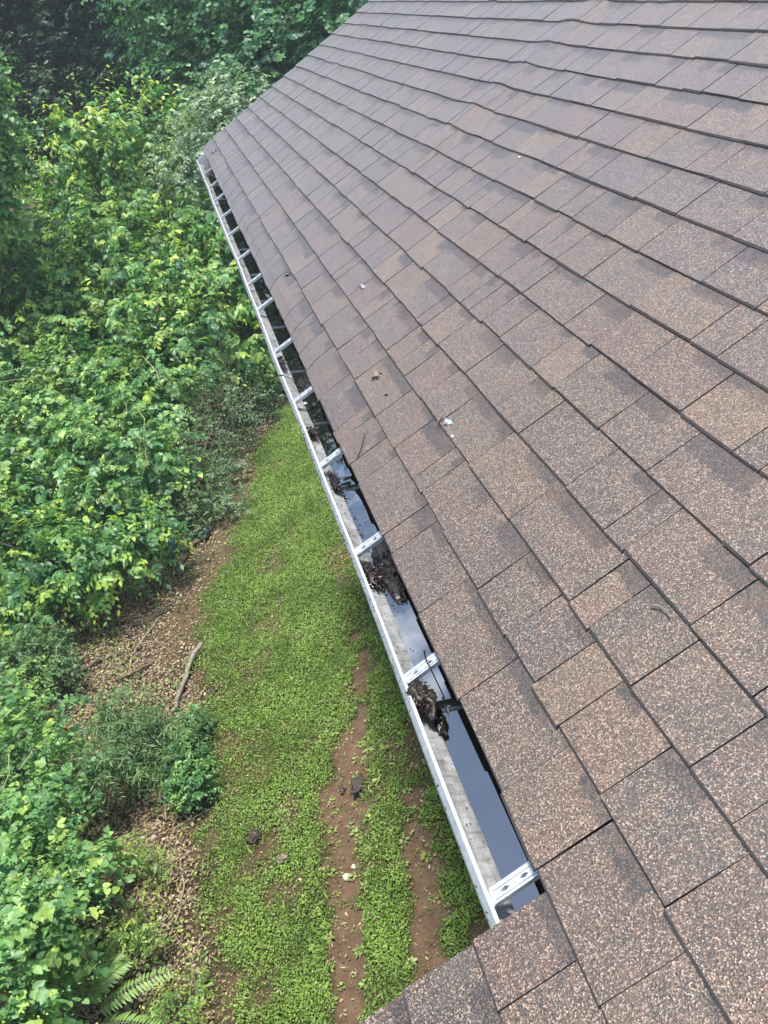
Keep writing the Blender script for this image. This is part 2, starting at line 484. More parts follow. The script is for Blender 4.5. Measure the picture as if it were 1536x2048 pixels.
# ------------------------------------------------------------------ leaves
TPL = {
    'kite': (np.array([(0, 0, 0), (-.27, .42, .07), (.27, .42, .07), (0, 1, -.06)]), np.array([(0, 3, 1), (0, 2, 3)])),
    'narrow': (np.array([(0, 0, 0), (-.10, .40, .03), (.10, .40, .03), (0, 1, -.10)]), np.array([(0, 3, 1), (0, 2, 3)])),
    'ovate': (np.array([(0, 0, 0), (-.27, .30, .06), (.27, .30, .06), (0, .5, .0), (-.21, .68, .03), (.21, .68, .03), (0, 1, -.12)]),
              np.array([(0, 3, 1), (0, 2, 3), (1, 3, 4), (2, 5, 3), (4, 3, 6), (3, 5, 6)])),
    'lance': (np.array([(0, 0, 0), (-.13, .30, .03), (.13, .30, .03), (0, .5, .0), (-.10, .65, .02), (.10, .65, .02), (0, 1, -.10)]),
              np.array([(0, 3, 1), (0, 2, 3), (1, 3, 4), (2, 5, 3), (4, 3, 6), (3, 5, 6)])),
    'heart': (np.array([(0, .06, 0), (-.26, -.06, .05), (-.47, .24, .08), (-.30, .66, .03), (0, 1, -.10), (.30, .66, .03), (.47, .24, .08), (.26, -.06, .05), (0, .42, -.02)]),
              np.array([(8, 0, 1), (8, 1, 2), (8, 2, 3), (8, 3, 4), (8, 4, 5), (8, 5, 6), (8, 6, 7), (8, 7, 0)])),
    'maple': (np.array([(0, 0, 0), (-.42, .18, .05), (-.22, .42, 0), (-.36, .74, .04), (0, 1, -.06), (.36, .74, .04), (.22, .42, 0), (.42, .18, .05)]),
              np.array([(0, 2, 1), (0, 7, 6), (0, 6, 2), (2, 6, 4), (2, 4, 3), (6, 5, 4)])),
}


def unit(a):
    return a / (np.linalg.norm(a, axis=-1, keepdims=True) + 1e-9)


def leaves(base, along, normal, size, tint, tpl):
    """base/along/normal (n,3), size (n,), tint (n,2) -> V,T,C"""
    tv, tf = TPL[tpl]
    along = unit(along)
    side = unit(np.cross(along, normal)); normal = np.cross(side, along)
    V = base[:, None] + size[:, None, None] * (tv[None, :, 0:1] * side[:, None] + tv[None, :, 1:2] * along[:, None] + tv[None, :, 2:3] * normal[:, None])
    n, k = len(base), len(tv)
    T = (tf[None] + (np.arange(n) * k)[:, None, None]).reshape(-1, 3)
    C = np.zeros((n, k, 4), np.float32); C[..., 0] = tint[:, 0:1]; C[..., 1] = tint[:, 1:2]; C[..., 3] = 1
    if tint.shape[1] > 2: C[..., 2] = tint[:, 2:3]
    return V.reshape(-1, 3), T, C.reshape(-1, 4)


def cat(parts):
    Vs, Ts, Cs, o = [], [], [], 0
    for V, T, C in parts:
        Vs.append(V); Ts.append(T + o); Cs.append(C); o += len(V)
    return np.concatenate(Vs), np.concatenate(Ts), np.concatenate(Cs)


def crown_arrays(lobes, g, tpl, size, per_m2, n_leaf=11, twig=0.38, droop=0.5, up=0.35, ldroop=0.35, young=0.3, inner=0.35,
                 spread=1.0, shoots=0, bottom=-0.75, jag=0.35, holes=0.0):
    """sprays of leaves along arching twigs on the shell (and some inside) of each lobe"""
    L = np.array(lobes, float); parts = []
    for i, (x, y, z, r) in enumerate(L):
        n = max(6, int(per_m2 * 4 * math.pi * r * r / n_leaf))
        for kind, cnt in (('shell', n), ('inner', int(n * inner))):
            if cnt < 1: continue
            d = unit(g.normal(size=(cnt, 3)))
            d = d[d[:, 2] > bottom]
            rad = r * (g.uniform(0.72, 1.0 + jag * 0.35, len(d)) + jag * 0.5 * (vnoise(d[:, 0] * 2 + i, d[:, 1] * 2 + d[:, 2], 1.6, 11 + i) - 0.5) * 2) if kind == 'shell' else r * g.uniform(0.25, 0.72, len(d))
            p0 = np.array([x, y, z]) + d * rad[:, None] * np.array([1, 1, 0.9])
            keep = np.ones(len(d), bool)
            for j, (x2, y2, z2, r2) in enumerate(L):
                if j != i: keep &= np.linalg.norm(p0 - np.array([x2, y2, z2]), axis=1) > 0.62 * r2
            keep &= p0[:, 2] > 0.03
            if holes:                                     # clumps with open gaps between them
                cl = 0.6 * vnoise(p0[:, 0] + 0.7 * p0[:, 2], p0[:, 1] - 0.6 * p0[:, 2], 1.5 / max(r, 0.3), 900 + i) + 0.4 * vnoise(p0[:, 0] - p0[:, 2], p0[:, 1] + p0[:, 2], 3.4 / max(r, 0.3), 950 + i)
                keep &= g.random(len(d)) < sstep(holes - 0.08, holes + 0.10, cl)
            d, p0 = d[keep], p0[keep]; m = len(d)
            if m == 0: continue
            dr = unit(d * 0.8 + np.array([0, 0, up]) + g.normal(size=(m, 3)) * 0.35)
            ln = twig * g.uniform(0.55, 1.25, m)
            dp = np.full(m, droop)
            if shoots and kind == 'shell':
                sh = (g.random(m) < shoots) & (d[:, 2] > 0.2)
                dr[sh] = unit(d[sh] * 0.5 + np.array([0, 0, 0.9]) + g.normal(size=(sh.sum(), 3)) * 0.25); ln[sh] *= 1.7; dp[sh] = 0.10
            p0 = p0 - dr * (ln * 0.5)[:, None]
            k = n_leaf
            tt = (np.arange(k) + 0.5) / k
            tt = np.clip(tt[None] + g.normal(size=(m, k)) * 0.03, 0.02, 1)
            P = p0[:, None] + dr[:, None] * (ln[:, None] * tt)[..., None]
            P[..., 2] -= (dp * ln)[:, None] * tt ** 2
            tan = dr[:, None] + np.array([0, 0, -1.0]) * (2 * dp[:, None] * tt)[..., None]
            tan = unit(tan)
            sd = unit(np.cross(tan, np.array([0, 0, 1.0]) + g.normal(size=(m, 1, 3)) * 0.3))
            sgn = np.where(np.arange(k) % 2 == 0, 1.0, -1.0)[None, :, None]
            al = tan * 0.55 + sd * sgn * 0.85 * spread + np.array([0, 0, -ldroop]) + g.normal(size=(m, k, 3)) * 0.22
            nm = np.array([0, 0, 1.0]) + 0.35 * tan + d[:, None] * 0.35 + g.normal(size=(m, k, 3)) * 0.38
            s = size * g.uniform(0.62, 1.2, (m, k)) * (1.05 - 0.35 * tt)
            tr = np.clip(0.5 + 0.33 * g.normal(size=(m, 1)) + 0.22 * g.normal(size=(m, k)), 0, 1)
            yg = np.clip(young * (g.random((m, 1)) < 0.45) * (0.35 + 1.1 * tt ** 2) * g.uniform(0.4, 1.3, (m, 1)), 0, 1)
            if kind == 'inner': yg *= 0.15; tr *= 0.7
            hu = np.clip(g.normal(0.15, 0.45, (m, 1)) * (1 - yg) + g.normal(0, 0.1, (m, k)), 0, 1)
            P = P.reshape(-1, 3); ok = P[:, 2] > 0.01
            parts.append(leaves(P[ok], al.reshape(-1, 3)[ok], nm.reshape(-1, 3)[ok], s.reshape(-1)[ok],
                                np.stack([tr.reshape(-1), yg.reshape(-1), hu.reshape(-1)], 1)[ok], tpl))
    return cat(parts)


def bezier(a, b, bend, n=9):
    a, b, bend = (np.array(v, float) for v in (a, b, bend))
    t = np.linspace(0, 1, n)[:, None]
    return (1 - t) ** 2 * a + 2 * t * (1 - t) * bend + t ** 2 * b


def plant(name, label, cat_, lobes, mat, seed, tpl, size, per_m2, group=None, stem_mat=None, stem_r=0.02, base=None,
          part='stem', twigs=0, mix=None, vines=0, **kw):
    g = np.random.default_rng(seed)
    L = np.array(lobes, float)
    if base is None:
        w = L[:, 3] ** 2
        base = ((L[:, 0] * w).sum() / w.sum(), (L[:, 1] * w).sum() / w.sum())
    root = empty(name, (base[0], base[1], GROUND))
    tag(root, label, cat_, group)
    L2 = L.copy(); L2[:, 0] -= base[0]; L2[:, 1] -= base[1]
    V, T, C = crown_arrays(L2, g, tpl, size, per_m2, **kw)
    if mix:                                              # a finer second foliage woven through the first
        V, T, C = cat([(V, T, C), crown_arrays(L2, g, mix[0], mix[1], mix[2], **{**kw, 'young': min(1.0, kw.get('young', 0.3) * 1.5), 'n_leaf': 12})])
    link('crown', np_mesh('crown', V, T, {'tint': C}, smooth=True), [mat], root)
    sm = stem_mat or M['bark']
    for x, y, z, r in L2:
        b0 = np.array([x * 0.25 + g.normal() * 0.05, y * 0.25 + g.normal() * 0.05, -0.05])
        P = bezier(b0, (x, y, z + 0.3 * r), (x * 0.45, y * 0.45, z * 0.75))
        P[1:-1] += g.normal(size=(7, 3)) * 0.015
        tube(part, P, np.linspace(stem_r, stem_r * 0.3, 9), sm, root)
    for _ in range(vines):                                # bare runners looping over the foliage
        x, y, z, r = L2[g.integers(len(L2))]
        d = unit(g.normal(size=3)); d[2] = abs(d[2]) + 0.4; d = unit(d); e = unit(np.cross(d, g.normal(size=3)))
        c0 = np.array([x, y, z])
        P = bezier(c0 + d * r * 1.0 - e * r * 0.7, c0 + d * r * 0.95 + e * r * 0.8, c0 + d * r * 1.55, 9)
        P += g.normal(size=P.shape) * 0.012; P[:, 2] = np.maximum(P[:, 2], 0.05)
        tube('runner', P, np.linspace(0.0045, 0.002, 9) * (1 + r), M['vine'], root, 5)
    if twigs:
        parts, o = [], 0; VV, FF = [], []
        for _ in range(twigs):
            x, y, z, r = L2[g.integers(len(L2))]
            d = unit(g.normal(size=3)); d[2] = abs(d[2])
            a = np.array([x, y, max(0.02, z - 0.5 * r)]) + g.normal(size=3) * 0.12 * r; a[2] = max(a[2], 0.02)
            b = np.array([x, y, z]) + d * r * g.uniform(0.9, 1.3)
            b[2] = max(b[2], 0.03)
            P = bezier(a, b, (a + b) / 2 + g.normal(size=3) * 0.18 * r, 5)
            V1, F1 = tube_arrays(P, np.linspace(0.008, 0.003, 5), 4)
            VV.append(V1); FF.append(F1 + o); o += len(V1)
        link('twig_tangle', np_mesh('twig_tangle', np.concatenate(VV), np.concatenate(FF)), [M['dead_twig']], root)
    return root


LOBES = {
    'vine_upper': [(-4.15, 8.45, 0.65, 0.42), (-3.68, 7.49, 0.72, 0.4), (-3.88, 7.1, 0.82, 0.46), (-3.51, 6.87, 0.71, 0.32), (-4.38, 7.87, 0.75, 0.55)],
    'vine_mid': [(-3.69, 6.2, 0.92, 0.42), (-3.37, 6.03, 0.79, 0.34), (-3.5, 5.53, 0.93, 0.42), (-3.2, 5.55, 0.77, 0.28), (-3.19, 6.02, 0.55, 0.2), (-3.92, 5.98, 0.95, 0.5), (-3.0, 5.97, 0.43, 0.1)],
    'vine_low': [(-3.51, 4.85, 1.04, 0.42), (-3.32, 4.95, 0.94, 0.34), (-3.31, 4.33, 1.15, 0.38), (-3.34, 4.74, 0.79, 0.24), (-3.65, 4.73, 1.15, 0.55), (-3.27, 5.27, 0.62, 0.2)],
    'fine_arch': [(-2.89, 7.6, 0.58, 0.3), (-2.54, 7.4, 0.46, 0.24), (-3.06, 7.09, 0.62, 0.27), (-2.28, 7.14, 0.32, 0.16), (-2.77, 7.29, 0.39, 0.22), (-2.46, 6.96, 0.33, 0.14)],
    'dark_small': [(-2.23, 7.57, 0.23, 0.16), (-2.33, 7.03, 0.25, 0.2), (-2.3, 6.74, 0.22, 0.2), (-2.39, 6.73, 0.22, 0.16)],
    'weed_a': [(-2.87, 6.11, 0.24, 0.16), (-2.69, 5.94, 0.2, 0.12), (-2.99, 6.25, 0.28, 0.14)],
    'weed_b': [(-2.81, 5.35, 0.32, 0.2), (-2.95, 5.18, 0.33, 0.16), (-2.73, 5.24, 0.22, 0.12)],
    'weed_c': [(-2.65, 4.63, 0.25, 0.15), (-2.4, 4.77, 0.19, 0.12), (-2.5, 4.46, 0.26, 0.13)],
    'glossy': [(-2.56, 10.72, 0.75, 0.42), (-3.02, 10.42, 0.81, 0.46), (-2.34, 10.98, 0.65, 0.26), (-3.65, 10.68, 0.88, 0.55), (-3.24, 11.55, 0.86, 0.6), (-4.31, 11.38, 0.91, 0.75), (-3.78, 10.24, 0.69, 0.32), (-4.28, 10.32, 0.73, 0.42), (-3.18, 10.31, 0.49, 0.16), (-4.15, 12.51, 0.91, 0.75)],
    'dark_low': [(-4.12, 9.38, 0.59, 0.32), (-3.71, 9.18, 0.49, 0.24), (-4.47, 9.32, 0.59, 0.36), (-3.84, 9.54, 0.58, 0.26)],
    'heart_big': [(-2.52, 16.1, 1.26, 1.0), (-3.4, 14.87, 1.19, 1.0), (-2.29, 13.68, 1.04, 0.75), (-2.85, 12.52, 0.98, 0.8), (-2.26, 12.31, 0.82, 0.5), (-2.12, 14.56, 1.21, 0.8)],
    'heart_left': [(-4.34, 17.09, 1.27, 1.2), (-4.05, 13.6, 1.16, 1.1), (-4.97, 15.83, 1.18, 1.2), (-3.8, 18.0, 1.33, 1.2), (-4.28, 12.89, 1.02, 0.8)],
    'twiggy': [(-1.85, 12.85, 0.52, 0.6), (-1.37, 13.51, 0.61, 0.6), (-2.1, 12.03, 0.38, 0.45), (-1.05, 14.08, 0.76, 0.65), (-1.76, 12.23, 0.29, 0.4)],
    'slope_weed': [(-1.48, 11.76, 0.15, 0.3), (-1.53, 12.71, 0.19, 0.35), (-1.92, 11.83, 0.15, 0.3)],
    'droop_right': [(-0.75, 15.5, 0.84, 0.86), (-1.11, 15.5, 1.45, 0.98), (-0.19, 15.5, 0.98, 0.66), (-0.51, 16.5, 1.83, 0.98), (0.18, 17.5, 2.24, 0.94), (0.06, 16.5, 1.41, 0.66), (-0.2, 18.0, 2.48, 0.9), (-1.71, 15.0, 1.34, 0.9)],
    'droop_mid': [(-1.47, 17.0, 1.89, 1.02), (-2.27, 16.5, 1.8, 1.07), (-1.5, 18.0, 2.41, 0.98), (-2.27, 18.0, 2.62, 1.07), (-0.83, 18.5, 2.32, 0.82)],
    'droop_left': [(-3.75, 18.0, 2.54, 1.23), (-3.06, 19.0, 2.89, 1.11), (-4.04, 19.0, 3.28, 1.15), (-4.11, 17.0, 2.02, 1.07), (-3.11, 17.0, 1.99, 0.98)],
    'bright': [(-1.51, 20.5, 3.98, 0.95), (-2.38, 20.5, 3.81, 0.8), (-0.74, 20.5, 3.94, 0.75), (-0.72, 20.5, 3.19, 0.8), (-2.19, 20.5, 3.13, 1.0), (-2.22, 20.5, 4.62, 0.35), (-1.47, 20.5, 3.06, 0.9), (-0.18, 20.5, 4.12, 0.25)],
    'edge_tree': [(-2.62, 17.0, 5.99, 0.42), (-3.01, 17.0, 5.38, 0.6), (-3.23, 17.0, 4.67, 0.5), (-3.64, 17.0, 4.17, 0.6), (-3.85, 17.5, 5.15, 0.9)],
    'maple_a': [(2.99, 21.0, 4.63, 1.3), (2.65, 22.0, 5.02, 1.5), (3.48, 20.0, 4.76, 1.0), (2.04, 21.0, 4.4, 1.2), (3.75, 22.0, 5.59, 1.6), (2.45, 23.0, 5.87, 1.8)],
    'maple_b': [(1.59, 24.0, 4.95, 1.5), (1.44, 25.0, 5.84, 1.8), (1.57, 22.0, 4.02, 1.2), (1.03, 23.0, 4.14, 1.2)],
    'pale_shrub': [(0.46, 19.0, 3.82, 0.75), (0.96, 19.5, 3.95, 0.7), (-0.08, 19.0, 3.27, 0.9), (0.2, 19.0, 3.45, 0.7)],
    'back_a': [(0.08, 30.0, 4.4, 2.2), (-0.74, 31.0, 5.18, 2.4), (-0.06, 29.0, 3.18, 1.8), (0.19, 32.0, 5.51, 2.6)],
    'back_b': [(-3.42, 30.0, 5.37, 2.2), (-2.83, 28.0, 4.28, 1.8), (-2.57, 32.0, 6.19, 2.6), (-3.31, 31.0, 6.59, 2.4), (-2.07, 32.0, 5.05, 2.2)],
}
LIMB = [(-2.42, 19.4, 3.8), (-2.21, 19.2, 3.3), (-2.01, 19.0, 2.99), (-1.56, 18.6, 2.78)]

# ------------------------------------------------------------------ house: roof with single shingles
PITCH = R(18.43)
VV_ = np.array([math.cos(PITCH), 0, math.sin(PITCH)])      # up the slope
NN_ = np.array([-math.sin(PITCH), 0, math.cos(PITCH)])     # out of the roof
EXP = 0.143                                               # exposure of one course
U_NEAR, U_FAR = 0.940, 9.568                              # the eave runs between these; nearer, the roof reaches lower
HUMP = 4.56


def roof_pt(u, v, h):
    u, v, h = (np.asarray(a, float) for a in (u, v, h))
    return np.stack([v * VV_[0] + h * NN_[0], u + 0 * v, v * VV_[2] + h * NN_[2]], -1)


def sag(u, v):
    """gentle unevenness of the deck, the lifted seam, and the lip that curls over the gutter"""
    w = 0.004 * (fnoise(u, v, 0.8, 120) - 0.5) * 2 + 0.0025 * (fnoise(u, v, 2.6, 125) - 0.5) * 2
    hump = 0.016 * np.exp(-((u - HUMP - 0.06 * (v - 1.4)) / 0.13) ** 2) * sstep(0.75, 1.15, v) * sstep(2.6, 2.0, v)
    curl = -0.030 * sstep(2.1, 4.6, u) * np.clip((0.085 - v) / 0.085, 0, 1.3) ** 1.8
    curl = curl * (v > -0.06)
    return w + hump + curl


house = empty('house', (4.0, 4.5, GROUND))
tag(house, 'house with a brown asphalt shingle roof above the gutter', 'house')
hp = Vector((4.0, 4.5, GROUND))


def hlink(name, me, mats, parent=None):
    o = link(name, me, mats, parent or house)
    if parent is None: o.location = -hp
    return o


def hbox(name, mat, *b, parent=None):
    V, F = box_arrays(*b)
    return hlink(name, py_mesh(name, V, F), [mat], parent)


RIDGE_V = 4.55
rxr, rzr = RIDGE_V * VV_[0], RIDGE_V * VV_[2]
# deck slabs (felt covered), then the other slope
def slab(u0, u1, v0, v1, h0, h1):
    P = [roof_pt(u, v, h) for h in (h0, h1) for (u, v) in ((u0, v0), (u1, v0), (u1, v1), (u0, v1))]
    F = [(0, 1, 2, 3), (7, 6, 5, 4), (0, 4, 5, 1), (1, 5, 6, 2), (2, 6, 7, 3), (3, 7, 4, 0)]
    return P, F
P1, F1 = slab(U_NEAR + 0.012, U_FAR - 0.01, 0.055, RIDGE_V, -0.020, -0.0065)
P2, F2 = slab(-2.6, U_NEAR - 0.012, -0.86, RIDGE_V, -0.020, -0.0065)
roof = hlink('roof', py_mesh('roof', P1 + P2, F1 + [tuple(i + 8 for i in f) for f in F2]), [M['felt']])
Pb = [(rxr, -2.6, rzr), (rxr, U_FAR, rzr), (rxr + 4.4, U_FAR, rzr - 1.47), (rxr + 4.4, -2.6, rzr - 1.47)]
Pb = Pb + [(x, y, z - 0.03) for x, y, z in Pb]
hlink('roof_slope', py_mesh('roof_slope', Pb, [(0, 1, 2, 3), (7, 6, 5, 4), (0, 4, 5, 1), (1, 5, 6, 2), (2, 6, 7, 3), (3, 7, 4, 0)]), [M['felt']])

TONES = [((0.072, 0.053, 0.041), 5), ((0.096, 0.066, 0.043), 3), ((0.062, 0.050, 0.043), 5), ((0.080, 0.050, 0.039), 2.4),
         ((0.052, 0.045, 0.042), 2), ((0.110, 0.078, 0.047), 1.8)]
tw = np.array([w for _, w in TONES]); tw = tw / tw.sum()


def shingle_arrays(u0, u1, k, g):
    """one tab: wedge lying on the course below, butt edge proud; returns V, F(quads), cols, material index"""
    v0 = k * EXP + g.normal() * 0.0017
    v1 = (k + 1) * EXP + 0.016
    nv = 5 if k in (0, 1) or abs((u0 + u1) / 2 - HUMP) < 0.3 else 3
    nu = 4 if abs((u0 + u1) / 2 - HUMP) < 0.45 else 2
    us = np.linspace(u0, u1, nu); vs = np.linspace(v0, v1, nv) if nv == 3 else v0 + (v1 - v0) * np.array([0, .16, .34, .62, 1.0])
    UU, VG = np.meshgrid(us, vs, indexing='ij')
    VG = VG.copy(); UU = UU.copy()
    VG[:, 0] += g.normal(size=nu) * 0.0012
    sk = g.normal() * 0.0009
    UU += sk * ((VG - v0) / (v1 - v0))
    dh = abs(g.normal()) * 0.0006 + (g.random() < 0.3) * 0.0016
    tt = (VG - v0) / (v1 - v0)
    top = 0.0098 * (1 - tt) + 0.0022 * tt + dh * (1 - tt)
    bot = top - 0.0040 * (1 - tt) - 0.0020 * tt
    s = sag(UU, VG)
    VB = VG.copy(); VB[:, 0] -= g.uniform(0.0012, 0.0048) + np.abs(g.normal(size=nu)) * 0.0012          # ragged asphalt edge, foot proud of the face
    A = roof_pt(UU, VG, top + s).reshape(-1, 3); Bm = roof_pt(UU, VB, bot + s).reshape(-1, 3)
    n = nu * nv
    F, mi = [], []
    for i in range(nu - 1):
        for j in range(nv - 1):
            a = i * nv + j; F.append((a, a + nv, a + nv + 1, a + 1)[::-1]); mi.append(0)
    for i in range(nu - 1):                                 # butt
        a = i * nv; F.append((a, a + nv, n + a + nv, n + a)[::-1]); mi.append(1)
    for j in range(nv - 1):                                 # sides
        a = j; F.append((a, a + 1, n + a + 1, n + a)[::-1]); mi.append(1)
        a = (nu - 1) * nv + j; F.append((a + 1, a, n + a, n + a + 1)[::-1]); mi.append(1)
    V = np.concatenate([A, Bm])
    c = np.array(TONES[g.choice(len(TONES), p=tw)][0]) * g.uniform(0.90, 1.08) * (1 + g.normal(size=3) * 0.02)
    tint = np.tile([*c, 1], (2 * n, 1))
    b0, b1 = (0.0, g.uniform(0.3, 0.75)) if g.random() < 0.55 else (g.uniform(0.2, 0.6), 1.0)
    if g.random() < 0.25: b0, b1 = -0.2, 1.2; 
    bl = g.uniform(0.60, 0.86) if g.random() < 0.85 else 1.5
    band = np.tile([b0, b1, bl, 1], (2 * n, 1))
    sx = (UU - u0) / (u1 - u0); st = np.stack([sx, (VG - k * EXP) / EXP, 0 * sx, 1 + 0 * sx], -1).reshape(-1, 4)
    st = np.concatenate([st, st])
    return V, np.array(F), {'tint': tint, 'band': band, 'st': st}, np.array(mi)


gsh = np.random.default_rng(31)
tabs = []
fwd = np.array(ROWS[2]); cpos = np.array(CAM_POS); rgt = np.array(ROWS[0]); dwn = np.array(ROWS[1])
prev = []
for k in range(-6, 31):
    start = U_NEAR if k >= 0 else None
    lo, hi = (-2.6, U_FAR) if k >= 0 else (-2.6, U_NEAR)
    cuts = [lo]
    while cuts[-1] < hi - 0.42:
        w = gsh.choice([0.085, 0.125, 0.165, 0.205, 0.245, 0.285, 0.33], p=[.07, .15, .2, .2, .17, .13, .08]) * gsh.uniform(0.92, 1.08)
        nxt = cuts[-1] + w
        if prev and min(abs(nxt - q) for q in prev) < 0.022: nxt += 0.045
        cuts.append(nxt)
    cuts.append((cuts[-1] + hi) / 2 + gsh.uniform(-.03, .03)); cuts.append(hi)
    prev = cuts
    for a, b in zip(cuts[:-1], cuts[1:]):
        pieces = [(a, b)]
        gap = 0.0024 + 0.00035 * np.clip(a, 0, 7)
        for a2, b2 in pieces:
            arr = shingle_arrays(a2 + gap / 2 * (a2 > lo), b2 - gap / 2 * (b2 < hi), k, gsh)
            c = arr[0].mean(0) - cpos
            dz = c @ fwd; px = c @ rgt / max(dz, 0.01) * 0.9319; py = c @ dwn / max(dz, 0.01) * 0.9319
            inview = dz > 0.2 and abs(px) < 0.40 and abs(py) < 0.53
            size = (b2 - a2) * EXP * abs((c / np.linalg.norm(c)) @ NN_) / (dz * dz) if inview else 0
            tabs.append((size, arr))
tabs.sort(key=lambda q: -q[0])
for size, (V, F, cols, mi) in tabs[:300]:
    ctr = V.mean(0)
    o = link('shingle', np_mesh('shingle', V - ctr, F, cols, matidx=mi), [M['shingle'], M['edge']], roof, ctr)
Vs, Fs, ms, o = [], [], [], 0
cs = {'tint': [], 'band': [], 'st': []}
for size, (V, F, cols, mi) in tabs[300:]:
    Vs.append(V); Fs.append(F + o); ms.append(mi); o += len(V)
    for kk in cs: cs[kk].append(cols[kk])
fld = link('shingle_field', np_mesh('shingle_field', np.concatenate(Vs), np.concatenate(Fs), {k: np.concatenate(v) for k, v in cs.items()}, matidx=np.concatenate(ms)),
           [M['shingle'], M['edge']], roof)
tag(fld, kind='stuff')

# fascia square to the rafters, soffit, walls, gable
TILT = R(16.2)
GA = np.array([-math.cos(TILT), 0, -math.sin(TILT)])      # outwards across the gutter
GB = np.array([-math.sin(TILT), 0, math.cos(TILT)])       # up along the gutter's back
GO = np.array([0.024, 0, -0.019])                         # top of the gutter back, against the fascia


def gutter_dx(y):
    return float(np.interp(y, [0.95, 2.7, 6.0, 9.5], [-0.012, -0.006, -0.003, -0.001]))


def gpt(a, b, y):
    p = GO + a * GA + b * GB
    return (p[0] + gutter_dx(y), y, p[2])


def gbox(a0, a1, b0, b1, y0, y1):
    P = [gpt(a, b, y) for b in (b0, b1) for (a, y) in ((a0, y0), (a1, y0), (a1, y1), (a0, y1))]
    return P, [(0, 1, 2, 3), (7, 6, 5, 4), (0, 4, 5, 1), (1, 5, 6, 2), (2, 6, 7, 3), (3, 7, 4, 0)]


P, F = gbox(-0.0225, -0.0015, -0.16, 0.004, 0.95, U_FAR - 0.03)
hlink('fascia', py_mesh('fascia', P, F), [M['trim']])
P = [(*gpt(0.0, 0.001, 0.955),), (*gpt(0.0, 0.001, U_FAR - 0.02),), (*gpt(-0.05, 0.010, U_FAR - 0.02),), (*gpt(-0.05, 0.010, 0.955),)]
hbox('soffit', M['trim'], 0.075, 0.46, 0.95, U_FAR - 0.03, -0.185, -0.165)
hbox('wall', M['siding'], 0.45, 8.2, -2.4, 9.25, GROUND - 0.1, -0.19)
for i in range(22):                                       # lapped siding boards on the side facing the lawn
    z0 = GROUND + 0.25 + i * 0.195
    Vb = [(0.448, 0.95, z0), (0.448, 9.245, z0), (0.444, 9.245, z0 + 0.19), (0.444, 0.95, z0 + 0.19), (0.430, 0.95, z0), (0.430, 9.245, z0), (0.440, 9.245, z0 + 0.19), (0.440, 0.95, z0 + 0.19)]
    hlink('siding_board', py_mesh('siding_board', Vb, [(4, 5, 1, 0), (7, 6, 5, 4)[::-1], (0, 3, 7, 4), (1, 5, 6, 2), (3, 2, 6, 7)]), [M['siding']])
gv = [(0.45, 9.24, -0.19), (8.2, 9.24, -0.19), (4.32, 9.24, 1.38), (0.45, 9.15, -0.19), (8.2, 9.15, -0.19), (4.32, 9.15, 1.38)]
hlink('gable', py_mesh('gable', gv, [(0, 1, 2), (5, 4, 3), (0, 3, 4, 1), (1, 4, 5, 2), (2, 5, 3, 0)]), [M['siding']])
# rake boards along the two cut edges of the slope
for u, v0, v1 in ((U_FAR - 0.032, 0.02, RIDGE_V), (U_NEAR - 0.034, -0.85, 0.06)):
    P, F = slab(u, u + 0.020, v0, v1, -0.135, -0.021)
    hlink('rake_board', py_mesh('rake_board', P, F), [M['trim']])
P, F = slab(-2.6, U_NEAR - 0.036, -0.86, -0.84, -0.14, -0.021)
hlink('fascia', py_mesh('fascia', P, F), [M['trim']])
hbox('soffit', M['trim'], -0.80, 0.46, -2.5, 0.90, -0.45, -0.43)
hbox('porch_post', M['trim'], -0.62, -0.50, 0.70, 0.82, GROUND - 0.1, -0.45)

# ------------------------------------------------------------------ gutter
gutter = empty('gutter', (0, 5.2, -0.09))
tag(gutter, 'long white aluminium gutter holding dirty water along the shingle eave', 'gutter')
gl_ = Vector((0, 5.2, -0.09))
G0, G1 = 0.958, 9.40


def glink(name, me, mats):
    o = link(name, me, mats, gutter); o.location = -gl_; return o


prof = [(0, 0.004), (0, -0.088), (0.003, -0.092), (0.078, -0.092), (0.082, -0.090), (0.0845, -0.080), (0.0875, -0.070), (0.0925, -0.061), (0.100, -0.052),
        (0.110, -0.041), (0.117, -0.032), (0.122, -0.021), (0.1245, -0.010), (0.125, -0.002), (0.1235, 0.001), (0.120, 0.0018), (0.1115, 0.0014), (0.1085, 0.0022), (0.1060, 0.0010), (0.1055, -0.0020), (0.1070, -0.0045), (0.1095, -0.0050)]
prof = np.array(prof)
tn = np.gradient(prof, axis=0); tn /= np.linalg.norm(tn, axis=1)[:, None]
nrm = np.stack([-tn[:, 1], tn[:, 0]], 1)
inner = prof + nrm * 0.0011                              # inside face (left of the travel direction)
ys = np.linspace(G0, G1, 120)
wob_a = 0.0022 * np.sin(ys * 2.1) + 0.0014 * np.sin(ys * 5.3 + 1); wob_b = 0.0016 * np.sin(ys * 1.7 + 2)
nP = len(prof)
Vg = []
for path in (prof, inner):
    for yi, wa, wb in zip(ys, wob_a, wob_b):
        for a, b in path:
            f = a / 0.125
            Vg.append(gpt(a + wa * f, b + wb * f, yi))
Fg, mg = [], []
ns = len(ys)
for s in range(2):
    off = s * ns * nP
    for i in range(ns - 1):
        for j in range(nP - 1):
            a = off + i * nP + j
            qd = (a, a + 1, a + nP + 1, a + nP)
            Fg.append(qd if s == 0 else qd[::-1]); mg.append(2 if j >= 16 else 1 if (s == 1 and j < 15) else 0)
    for i in range(ns - 1):
        pass
for i in range(ns - 1):                                  # close the two long rims
    for j in (0, nP - 1):
        a = i * nP + j; b = a + ns * nP
        Fg.append((a, a + nP, b + nP, b)); mg.append(0)
